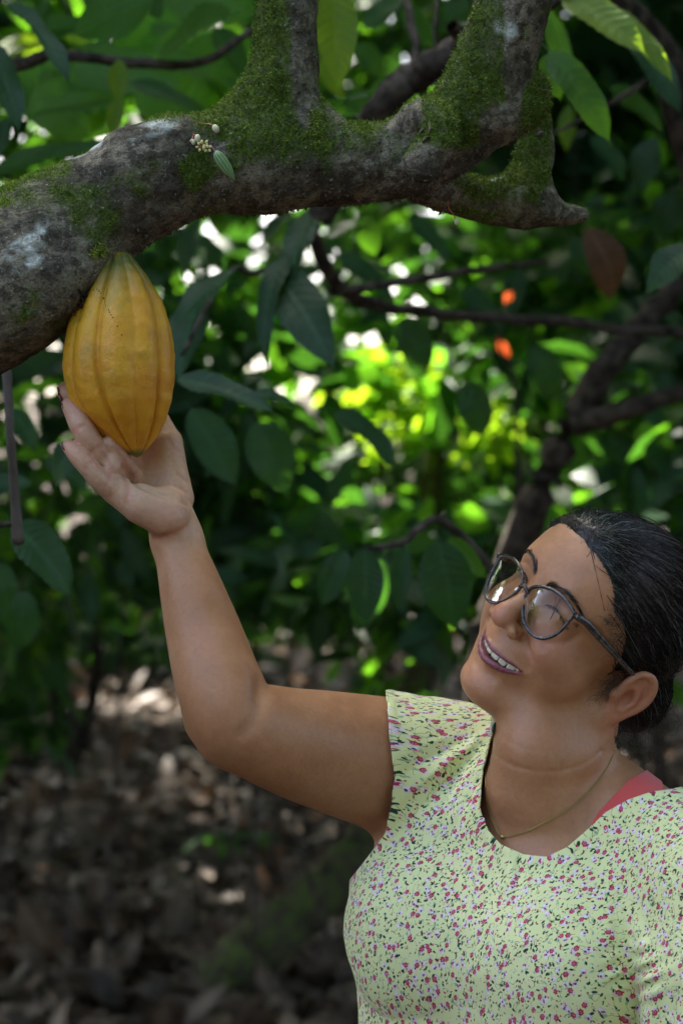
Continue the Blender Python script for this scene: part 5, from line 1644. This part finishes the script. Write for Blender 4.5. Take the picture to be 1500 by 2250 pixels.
# ------------------------------------------------------------------ hero leaves and branches seen close behind the limb
HT = new_tree('cocoa_tree', (-1.5, 4.6, 0), 'young cocoa tree behind the limb at upper left with big bright green leaves')
limb_part(HT, 'trunk', [(-1.5, 4.6, -.05), (-1.45, 4.5, 1.0), (-1.2, 4.2, 2.0), (-.9, 3.9, 2.6)], [.05, .045, .035, .025])
limb_part(HT, 'branch', [P(-300, 200, 3.6), P(40, 140, 3.3), P(130, 120, 3.2), P(420, 140, 3.3), P(560, 60, 3.4)], [.012, .010, .008, .007, .005])
for a in ((505, 35, 305, 95, 100, 3.2, 'midw', 3.3, 0), (20, 5, 178, 112, 62, 2.9, 'dark', 2.8, 1), (-30, 90, 64, 228, 70, 2.9, 'dark', 2.8, 1),
          (-20, 380, 255, 283, 66, 3.2, 'mid', 3.1, 0), (60, 250, 262, 205, 56, 3.5, 'mid', None, 2), (262, 130, 258, 222, 44, 3.0, 'lime', None, 2), (258, 215, 246, 300, 36, 3.0, 'lime', None, 2),
          (285, 180, 470, 235, 52, 3.4, 'mid', None, 0), (470, 60, 560, 170, 70, 3.6, 'mid', None, 0), (350, 40, 300, -60, 60, 3.5, 'mid', None, 0), (400, 250, 300, 330, 60, 3.8, 'mid', None, 0),
          (110, 0, 60, 70, 44, 3.6, 'mid', None, 0), (180, -20, 260, 60, 56, 3.9, 'mid', None, 0), (20, 180, 150, 235, 60, 3.9, 'midw', None, 0), (150, 160, 60, 110, 50, 4.0, 'mid', None, 0),
          (300, 120, 420, 195, 60, 4.1, 'mid', None, 0), (440, 150, 540, 230, 60, 4.0, 'mid', None, 0), (130, 60, 240, 120, 50, 4.2, 'lime', None, 0), (520, 120, 500, 20, 50, 4.2, 'mid', None, 0), (330, 130, 390, 60, 40, 4.4, 'lime', None, 0), (20, 260, -30, 350, 60, 3.4, 'dark', None, 0)):
    x1, y1, x2, y2, w, Yl, key, Y2, va = a
    px_leaf(HT, x1, y1, x2, y2, w, Yl, key, Y2, (.1, -.8, .6) if key != 'dark' else (.2, -.5, 1), va)
for _ in range(14):
    x1, y1 = rnd.uniform(60, 560), rnd.uniform(-40, 260); a = rnd.choice((rnd.uniform(-.2, .9), rnd.uniform(2.4, 3.4))); Lp = rnd.uniform(170, 260)
    px_leaf(HT, x1, y1, x1 + Lp * math.cos(a), y1 + Lp * math.sin(a) * .6, rnd.uniform(80, 120), rnd.uniform(3.4, 4.2), 'midw', None, (rnd.uniform(-.3, .3), -.9, .4))
for _ in range(46):
    x1, y1 = rnd.uniform(-40, 600), rnd.uniform(-60, 400); a = rnd.uniform(-.4, 1.2) if rnd.random() < .6 else rnd.uniform(2.2, 3.6); Lp = rnd.uniform(110, 210)
    px_leaf(HT, x1, y1, x1 + Lp * math.cos(a), y1 + Lp * math.sin(a) * .7, rnd.uniform(45, 85), rnd.uniform(3.6, 5.2), 'mid' if rnd.random() < .8 else 'lime', None, (rnd.uniform(-.4, .4), -.8, .6))
MT = new_tree('cocoa_tree', (1.15, 4.5, 0), 'cocoa sapling behind the pod with drooping grey-green leaves')
limb_part(MT, 'trunk', [(1.15, 4.5, -.05), (1.1, 4.4, .9), P(1640, 850, 4.3), P(1330, 722, 4.2), P(1050, 695, 4.0), P(840, 672, 3.8), P(740, 622, 3.6), P(690, 520, 3.5), P(700, 450, 3.5), P(760, 330, 3.5)], [.016, .014, .012, .010, .009, .010, .011, .012, .011, .010])
limb_part(MT, 'branch', [P(730, 640, 3.6), P(900, 615, 3.7), P(1060, 590, 3.8), P(1200, 575, 3.9)], [.008, .007, .006, .004])
limb_part(MT, 'branch', [P(690, 500, 3.5), P(640, 560, 3.3), P(560, 600, 3.2), P(500, 600, 3.1), P(400, 780, 3.0)], [.006, .005, .004, .003, .003])
for a in ((700, 440, 600, 575, 62, 3.3, 'dark', 3.1, 1), (635, 545, 528, 705, 56, 3.2, 'dark', 3.0, 3), (590, 590, 705, 705, 120, 3.2, 'dark', 3.0, 1), (515, 592, 378, 672, 76, 3.0, 'dark', 2.9, 0),
          (440, 640, 375, 800, 95, 3.1, 'dark', 3.0, 0), (388, 832, 596, 868, 74, 2.8, 'dark', 2.75, 0), (560, 860, 650, 875, 40, 3.0, 'dark', None, 0), (735, 905, 910, 985, 84, 3.3, 'dark', None, 1),
          (560, 930, 640, 1080, 110, 3.5, 'dark', None, 0), (420, 900, 520, 1060, 100, 3.4, 'dark', None, 2), (740, 560, 880, 640, 70, 3.8, 'dark', None, 0), (800, 470, 820, 560, 60, 3.9, 'mid', None, 0),
          (900, 480, 1000, 560, 60, 4.0, 'dark', None, 0), (640, 470, 560, 520, 60, 3.8, 'dark', None, 0), (720, 520, 800, 470, 60, 3.9, 'mid', None, 0), (880, 700, 960, 820, 90, 3.9, 'dark', None, 1), (1010, 640, 1120, 700, 80, 4.1, 'dark', None, 0), (440, 480, 380, 600, 70, 3.7, 'dark', None, 0), (420, 520, 520, 560, 60, 3.8, 'dark', None, 1), (1020, 840, 1080, 960, 80, 4.2, 'dark', None, 1), (1170, 760, 1240, 880, 80, 4.4, 'dark', None, 1)):
    x1, y1, x2, y2, w, Yl, key, Y2, va = a
    px_leaf(MT, x1, y1, x2, y2, w, Yl, key, Y2, (-.3, -.6, .9), va)
ST = new_tree('cocoa_sapling', (.3, 3.3, 0), 'cocoa sapling left of the glasses with a fan of hanging oval leaves', 'sapling')
limb_part(ST, 'stem', [(.42, 3.4, -.03), (.40, 3.38, .6), (.34, 3.3, 1.2), P(1000, 1165, 3.2), P(880, 1195, 3.1), P(800, 1205, 3.05)], [.012, .010, .008, .006, .005, .003])
for a in ((800, 1208, 805, 1362, 82, 2.9, 'dark', None, 2), (962, 1188, 1000, 1385, 118, 2.9, 'dark', None, 0), (888, 1200, 872, 1338, 50, 3.0, 'dark', None, 2), (985, 1180, 1070, 1270, 44, 3.0, 'mid', None, 0),
          (760, 1210, 700, 1330, 70, 3.2, 'dark', None, 0), (1010, 1190, 1040, 1300, 60, 3.3, 'dark', None, 1), (840, 1230, 770, 1400, 80, 3.6, 'dark', None, 1)):
    x1, y1, x2, y2, w, Yl, key, Y2, va = a
    px_leaf(ST, x1, y1, x2, y2, w, Yl, key, Y2, (-.1, -1, .25), va)
LFt = new_tree('cocoa_sapling', (-.75, 3.0, 0), 'cocoa sapling at the left edge below the hand with broad dark leaves', 'sapling')
limb_part(LFt, 'stem', [(-.62, 3.1, -.03), (-.6, 3.05, .8), P(-120, 1250, 2.9), P(-60, 1160, 2.8), P(30, 1150, 2.8)], [.012, .010, .008, .005, .003])
for a in ((28, 1150, 175, 1285, 118, 2.6, 'dark', None, 0), (180, 965, 88, 1055, 70, 2.8, 'dark', None, 1), (-40, 1080, 60, 1040, 70, 3.2, 'dark', None, 0), (20, 900, 90, 980, 60, 3.4, 'dark', None, 0), (100, 1010, 200, 1060, 60, 3.5, 'dark', None, 0), (60, 1300, 20, 1440, 90, 3.3, 'dark', None, 1), (-20, 1240, 40, 1330, 80, 3.1, 'dark', None, 1)):
    x1, y1, x2, y2, w, Yl, key, Y2, va = a
    px_leaf(LFt, x1, y1, x2, y2, w, Yl, key, Y2, (.1, -.7, .7), va)
RT = new_tree('cocoa_tree', (1.2, 3.4, 0), 'cocoa tree at the upper right with sunlit green leaves hanging beside the forked limb')
limb_part(RT, 'trunk', [(1.25, 3.5, -.05), (1.2, 3.45, 1.2), (1.0, 3.3, 2.1), (.7, 3.1, 2.5)], [.05, .04, .03, .02])
limb_part(RT, 'branch', [(1.0, 3.3, 2.1), P(1480, -30, 3.0), P(1300, -40, 2.9), P(1200, 20, 2.9)], [.015, .010, .007, .004])
limb_part(RT, 'branch', [P(1480, 130, 3.6), P(1400, 190, 3.5), P(1300, 250, 3.4), P(1200, 300, 3.4)], [.006, .005, .004, .002])
for a in ((1205, 112, 1358, 272, 84, 2.7, 'mid', 2.65, 1), (1195, 120, 1238, 212, 60, 2.8, 'mid', None, 0), (1238, -12, 1412, 80, 60, 2.9, 'limew', 2.8, 0), (1340, 20, 1480, 128, 52, 2.9, 'lime', 2.8, 1),
          (1200, 20, 1255, 180, 50, 3.2, 'mid', None, 2), (1380, 60, 1500, 200, 70, 3.3, 'dark', 3.2, 1), (1340, 190, 1470, 270, 60, 3.5, 'mid', None, 0), (1420, 150, 1530, 260, 70, 3.6, 'mid', None, 0), (1520, 540, 1408, 622, 90, 3.0, 'dark', None, 0),
          (1290, 500, 1400, 655, 96, 3.6, 'brown', None, 3), (1260, 520, 1310, 600, 60, 3.8, 'dark', None, 1), (1440, 300, 1380, 420, 70, 3.8, 'dark', None, 1), (1300, 300, 1400, 380, 60, 3.9, 'dark', None, 1), (1480, 420, 1440, 520, 70, 3.9, 'dark', None, 1), (1250, 230, 1240, 330, 40, 4.0, 'lime', None, 0)):
    x1, y1, x2, y2, w, Yl, key, Y2, va = a
    px_leaf(RT, x1, y1, x2, y2, w, Yl, key, Y2, (-.2, -.8, .7), va)
CTt = new_tree('cocoa_tree', (.35, 3.6, 0), 'cocoa tree behind the two forks with a dark slanting branch and pale shining leaves')
limb_part(CTt, 'trunk', [(.75, 4.0, -.05), (.7, 3.9, 1.4), P(1500, 250, 3.6), P(1300, -40, 3.4)], [.04, .035, .03, .025])
limb_part(CTt, 'branch', [P(700, 480, 3.1), P(790, 320, 3.05), P(850, 225, 3.0), P(905, 170, 3.0), P(985, 125, 2.98), P(1060, 60, 3.0), P(1180, -60, 3.1)], [.018, .020, .021, .021, .021, .018, .016])
limb_part(CTt, 'broken_stub', [P(1000, 120, 2.98), P(1012, 80, 2.95), P(992, 55, 2.93)], [.012, .011, .009])
limb_part(CTt, 'branch', [P(905, 150, 3.0), P(915, 100, 3.02), P(900, 40, 3.05), P(890, -40, 3.1)], [.008, .006, .006, .005])
limb_part(CTt, 'branch', [P(960, 110, 3.05), P(955, 60, 3.05), P(965, -40, 3.1)], [.004, .003, .003])
for a in ((738, -40, 742, 182, 96, 2.8, 'lime', None, 2), (690, 262, 797, 172, 66, 3.0, 'dark', 2.9, 0), (812, 206, 912, 128, 76, 3.1, 'dark', 3.0, 0), (940, 190, 1000, 175, 60, 3.1, 'dark', None, 0),
          (720, 270, 800, 235, 50, 3.2, 'dark', None, 0), (800, 60, 880, -20, 60, 3.6, 'mid', None, 0), (780, 100, 850, 160, 60, 3.8, 'mid', None, 0), (880, 20, 960, 90, 60, 3.9, 'mid', None, 0), (1030, 0, 960, 60, 60, 3.9, 'mid', None, 0), (760, 200, 830, 260, 60, 4.0, 'mid', None, 0), (700, 130, 760, 210, 50, 4.0, 'lime', None, 0)):
    x1, y1, x2, y2, w, Yl, key, Y2, va = a
    px_leaf(CTt, x1, y1, x2, y2, w, Yl, key, Y2, (-.2, -.35, 1.0) if key == 'dark' else (-.1, -.9, .5), va)
# dark leaning trunk at the right, its fork
DTt = new_tree('cocoa_tree', (.42, 4.7, 0), 'bare dark trunk leaning diagonally behind the woman’s head and forking to the right')
limb_part(DTt, 'trunk', [(.36, 4.75, -.1), P(1060, 1600, 4.7), P(1110, 1290, 4.6), P(1185, 1080, 4.5), P(1285, 880, 4.45), P(1370, 760, 4.45), P(1480, 635, 4.5), P(1640, 450, 4.6)], [.045, .040, .036, .034, .031, .026, .022, .018])
limb_part(DTt, 'limb', [P(1265, 935, 4.45), P(1370, 900, 4.4), P(1440, 880, 4.4), P(1600, 830, 4.4)], [.022, .020, .018, .014])
# hanging dead twig at the left edge
TW = empty('hanging_twig', tuple(P(15, 800, 2.3))); tag(TW, 'bare grey twig hanging straight down at the left edge beside the pod', 'twig')
v, f = tube(np.array([P(8, 740, 2.3), P(16, 830, 2.3), P(22, 950, 2.3), P(32, 1080, 2.31), P(40, 1188, 2.31)]), [.0046, .0048, .0044, .0052, .0058], 9, 6)
v = v + rng.normal(size=v.shape) * .0003
gb = Mat('grey_bark'); gb.lk(gb.mix(gb.noise(90, 4), (.045, .035, .028), (.14, .115, .095)), gb.b.inputs['Base Color']); gb.set(rough=.9)
link('stem', mesh_np('stem', v, f), TW, gb.m)
v, f = superell((0, 0, 0), (.0066, .0066, .005), None, .9, 8, 5); link('knot', mesh_np('knot', v + np.array(P(40, 1188, 2.31)), f), TW, bark2.m)
# leaning mossy trunk on the ground, left of the blouse
LG = empty('mossy_trunk', (float(P(560, 0, 7.2)[0]), 7.2, 0)); tag(LG, 'green mossy trunk curving up from the leaf litter left of the blouse', 'tree')
gzz = float(ground_z(P(560, 0, 7.2)[0], 7.2))
limb_part(LG, 'trunk', [P(470, 2175, 7.1), P(560, 2090, 7.1), P(650, 2015, 7.15), P(740, 1930, 7.2), P(815, 1850, 7.3), P(880, 1700, 7.5), P(930, 1400, 7.8), P(950, 1000, 8.0)], [.10, .095, .085, .08, .075, .065, .055, .04], bark3, 14)

# ------------------------------------------------------------------ the sunlit shrub and other small-leaved growth
def shrub(name, label, c, r, n, size, mats, stems=5, cat='shrub', free=False):
    gz = float(ground_z(c[0], c[1]))
    t = new_tree(name, (c[0], c[1], gz), label, cat)
    for k in range(stems):
        a = rng.normal(size=3) * np.array(r) * .5
        limb_part(t, 'stem', [(c[0] + a[0] * .2, c[1] + a[1] * .2, gz - .02), (c[0] + a[0] * .6, c[1] + a[1] * .6, gz + (c[2] - gz) * .6), np.array(c) + a], [.007, .006, .004], bark2, 6)
    p = blob_points(n, c, r)
    if not free: p = p[clear(p)]
    p = p[p[:, 2] > ground_z(p[:, 0], p[:, 1]) + .05]
    leaf_mass('foliage', p, size, t, mats, tilt=.9)
    return t
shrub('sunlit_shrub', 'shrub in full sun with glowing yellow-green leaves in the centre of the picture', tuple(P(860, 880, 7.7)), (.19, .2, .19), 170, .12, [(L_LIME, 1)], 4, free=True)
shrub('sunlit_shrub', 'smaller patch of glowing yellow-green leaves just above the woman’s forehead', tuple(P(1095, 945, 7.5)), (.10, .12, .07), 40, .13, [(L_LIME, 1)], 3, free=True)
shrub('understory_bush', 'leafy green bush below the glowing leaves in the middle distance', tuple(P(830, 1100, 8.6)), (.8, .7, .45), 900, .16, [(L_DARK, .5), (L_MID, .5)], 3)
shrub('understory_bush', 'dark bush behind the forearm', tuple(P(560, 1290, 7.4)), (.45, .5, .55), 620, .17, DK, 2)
shrub('understory_bush', 'dark bush right of the trunk, behind the woman’s hair', tuple(P(1480, 1120, 6.4)), (.5, .6, .6), 800, .17, DK, 6)
shrub('understory_bush', 'thin bush at the left edge above the leaf litter', tuple(P(60, 1330, 8.2)), (.55, .5, .6), 620, .15, [(L_DARK, .55), (L_MID, .35), (L_LIME, .1)], 2)
shrub('understory_bush', 'dark bush directly behind the chin and shoulder', tuple(P(900, 1420, 6.2)), (.55, .5, .5), 900, .18, DK, 2)
shrub('understory_bush', 'airy bush behind the pod and fingers', tuple(P(200, 860, 6.8)), (.6, .6, .7), 620, .18, DK, 1)
shrub('understory_bush', 'dark bush in the gap between the pod and the sunlit shrub', tuple(P(560, 800, 7.0)), (.5, .5, .6), 700, .19, DK, 1)
shrub('understory_bush', 'dark foliage above the sunlit shrub', tuple(P(1150, 660, 7.6)), (.8, .5, .35), 700, .20, [(L_DARK, .6), (L_MID, .4)], 5)
shrub('understory_bush', 'foliage at the right edge above the hair', tuple(P(1430, 760, 8.2)), (.4, .5, .7), 800, .16, [(L_DARK, .6), (L_MID, .4)], 6)
shrub('understory_bush', 'low dark bush at the left edge beyond the leaf litter', tuple(P(80, 1440, 9.6)), (.55, .5, .42), 620, .17, DK, 2)
shrub('understory_bush', 'low dark bush left of the elbow beyond the sunlit ground', tuple(P(560, 1400, 10.4)), (.42, .5, .35), 520, .17, DK, 2)
shrub('understory_bush', 'low bush behind the sunlit ground at left', tuple(P(330, 1370, 14.6)), (.9, .5, .42), 700, .2, DK, 2)
ST2 = new_tree('cocoa_tree', (-1.2, 10.2, float(ground_z(-1.2, 10.2))), 'group of dark crooked stems rising from the litter at the left edge')
for (x1, y1, x2, y2, x3, y3, r0) in ((150, 1640, 110, 1430, 40, 1180, .07), (60, 1660, 20, 1450, -60, 1250, .06), (190, 1620, 215, 1450, 190, 1230, .035)):
    limb_part(ST2, 'trunk', [P(x1, y1 + 25, 10.2), P(x1, y1 - 20, 10.2), P(x2, y2, 10.1), P(x3, y3, 10.0)], [r0, r0 * .9, r0 * .8, r0 * .6], bark2, 10)
RL = new_tree('cocoa_sapling', tuple(P(1108, 768, 5.5)), 'slender sapling with one orange-red young leaf in the middle distance', 'sapling')
for a in ((1095, 750, 1125, 790, 26, 5.5, 'red'), (1125, 640, 1105, 665, 18, 5.5, 'red')):
    px_leaf(RL, *a[:5], a[5], a[6])
limb_part(RL, 'stem', [(P(1150, 0, 5.5)[0], 5.5, 0), P(1140, 1000, 5.5), P(1100, 760, 5.5), P(1120, 640, 5.5)], [.008, .006, .004, .002], bark2, 6)

# ------------------------------------------------------------------ leaf litter
LV = []
for i in range(6):
    Vt, F_, vn = leaf_grid(.2, .085, 14, 7, droop=rng.uniform(-.6, .9), fold=rng.uniform(-.2, .5), wave=2.5, seed=20 + i, curl=1.0)
    me = mesh_np('fallen_leaf', Vt, F_); attr(me, 'vein', vn); attr(me, 'rnd', np.full(len(Vt), (i + .5) / 6)); me.materials.append(LIT)
    LV.append(me)
cnt = 0
while cnt < 300:
    py = rnd.uniform(1740, 2300); Yg = 1.5 * FPX / (py - 1125)
    px = rnd.uniform(-60, 860); x = (px - 750) / FPX * Yg; y = Yg + rnd.uniform(-.1, .1)
    o = bpy.data.objects.new('fallen_leaf', LV[cnt % 6]); COL.objects.link(o); o.parent = GROUND
    s = rnd.uniform(.85, 1.7)
    o.matrix_basis = Matrix.Translation((x, y, float(ground_z(x, y)) + rnd.uniform(.02, .07))) @ Matrix.Rotation(rnd.uniform(0, 6.28), 4, 'Z') @ Matrix.Rotation(rnd.gauss(0, .35), 4, 'X') @ Matrix.Rotation(rnd.gauss(0, .25), 4, 'Y') @ Matrix.Scale(s, 4)
    cnt += 1
nL = 15000
xl = rng.uniform(-5, 4, nL); yl = rng.uniform(4, 19, nL) ** 1.0
pl = np.stack([xl, yl, ground_z(xl, yl) + rng.uniform(.0, .05, nL)], 1)
o = leaf_mass('leaf_litter', pl, .17, None, [(LIT, .92), (L_BROWN, .08)], tilt=.35, hang=0)
o['kind'] = 'stuff'; tag(o, 'brown fallen leaves covering the forest floor', 'leaf litter')
# a few green seedlings on the floor
for (px, py, lab) in ((780, 1640 + 60, 'small green seedling in the litter under the raised elbow'), (690, 1470, 'small seedling with bright leaf near the far sunlit ground')):
    Yg = 9.0; x = (px - 750) / FPX * Yg
    zz = float(ground_z(x, Yg)); t = new_tree('seedling', (x - .4, Yg, zz), lab, 'seedling')
    for k in range(5):
        a = rnd.uniform(0, 6.28); put_leaf(t, (x - .4, Yg, zz + .2), (x - .4 + .14 * math.cos(a), Yg + .14 * math.sin(a), zz + .17 + rnd.uniform(-.05, .05)), (0, -.3, 1), 'dark')
    limb_part(t, 'stem', [(x - .4, Yg, zz - .01), (x - .4, Yg, zz + .1), (x - .4, Yg, zz + .2)], [.003, .003, .002], bark2, 5)
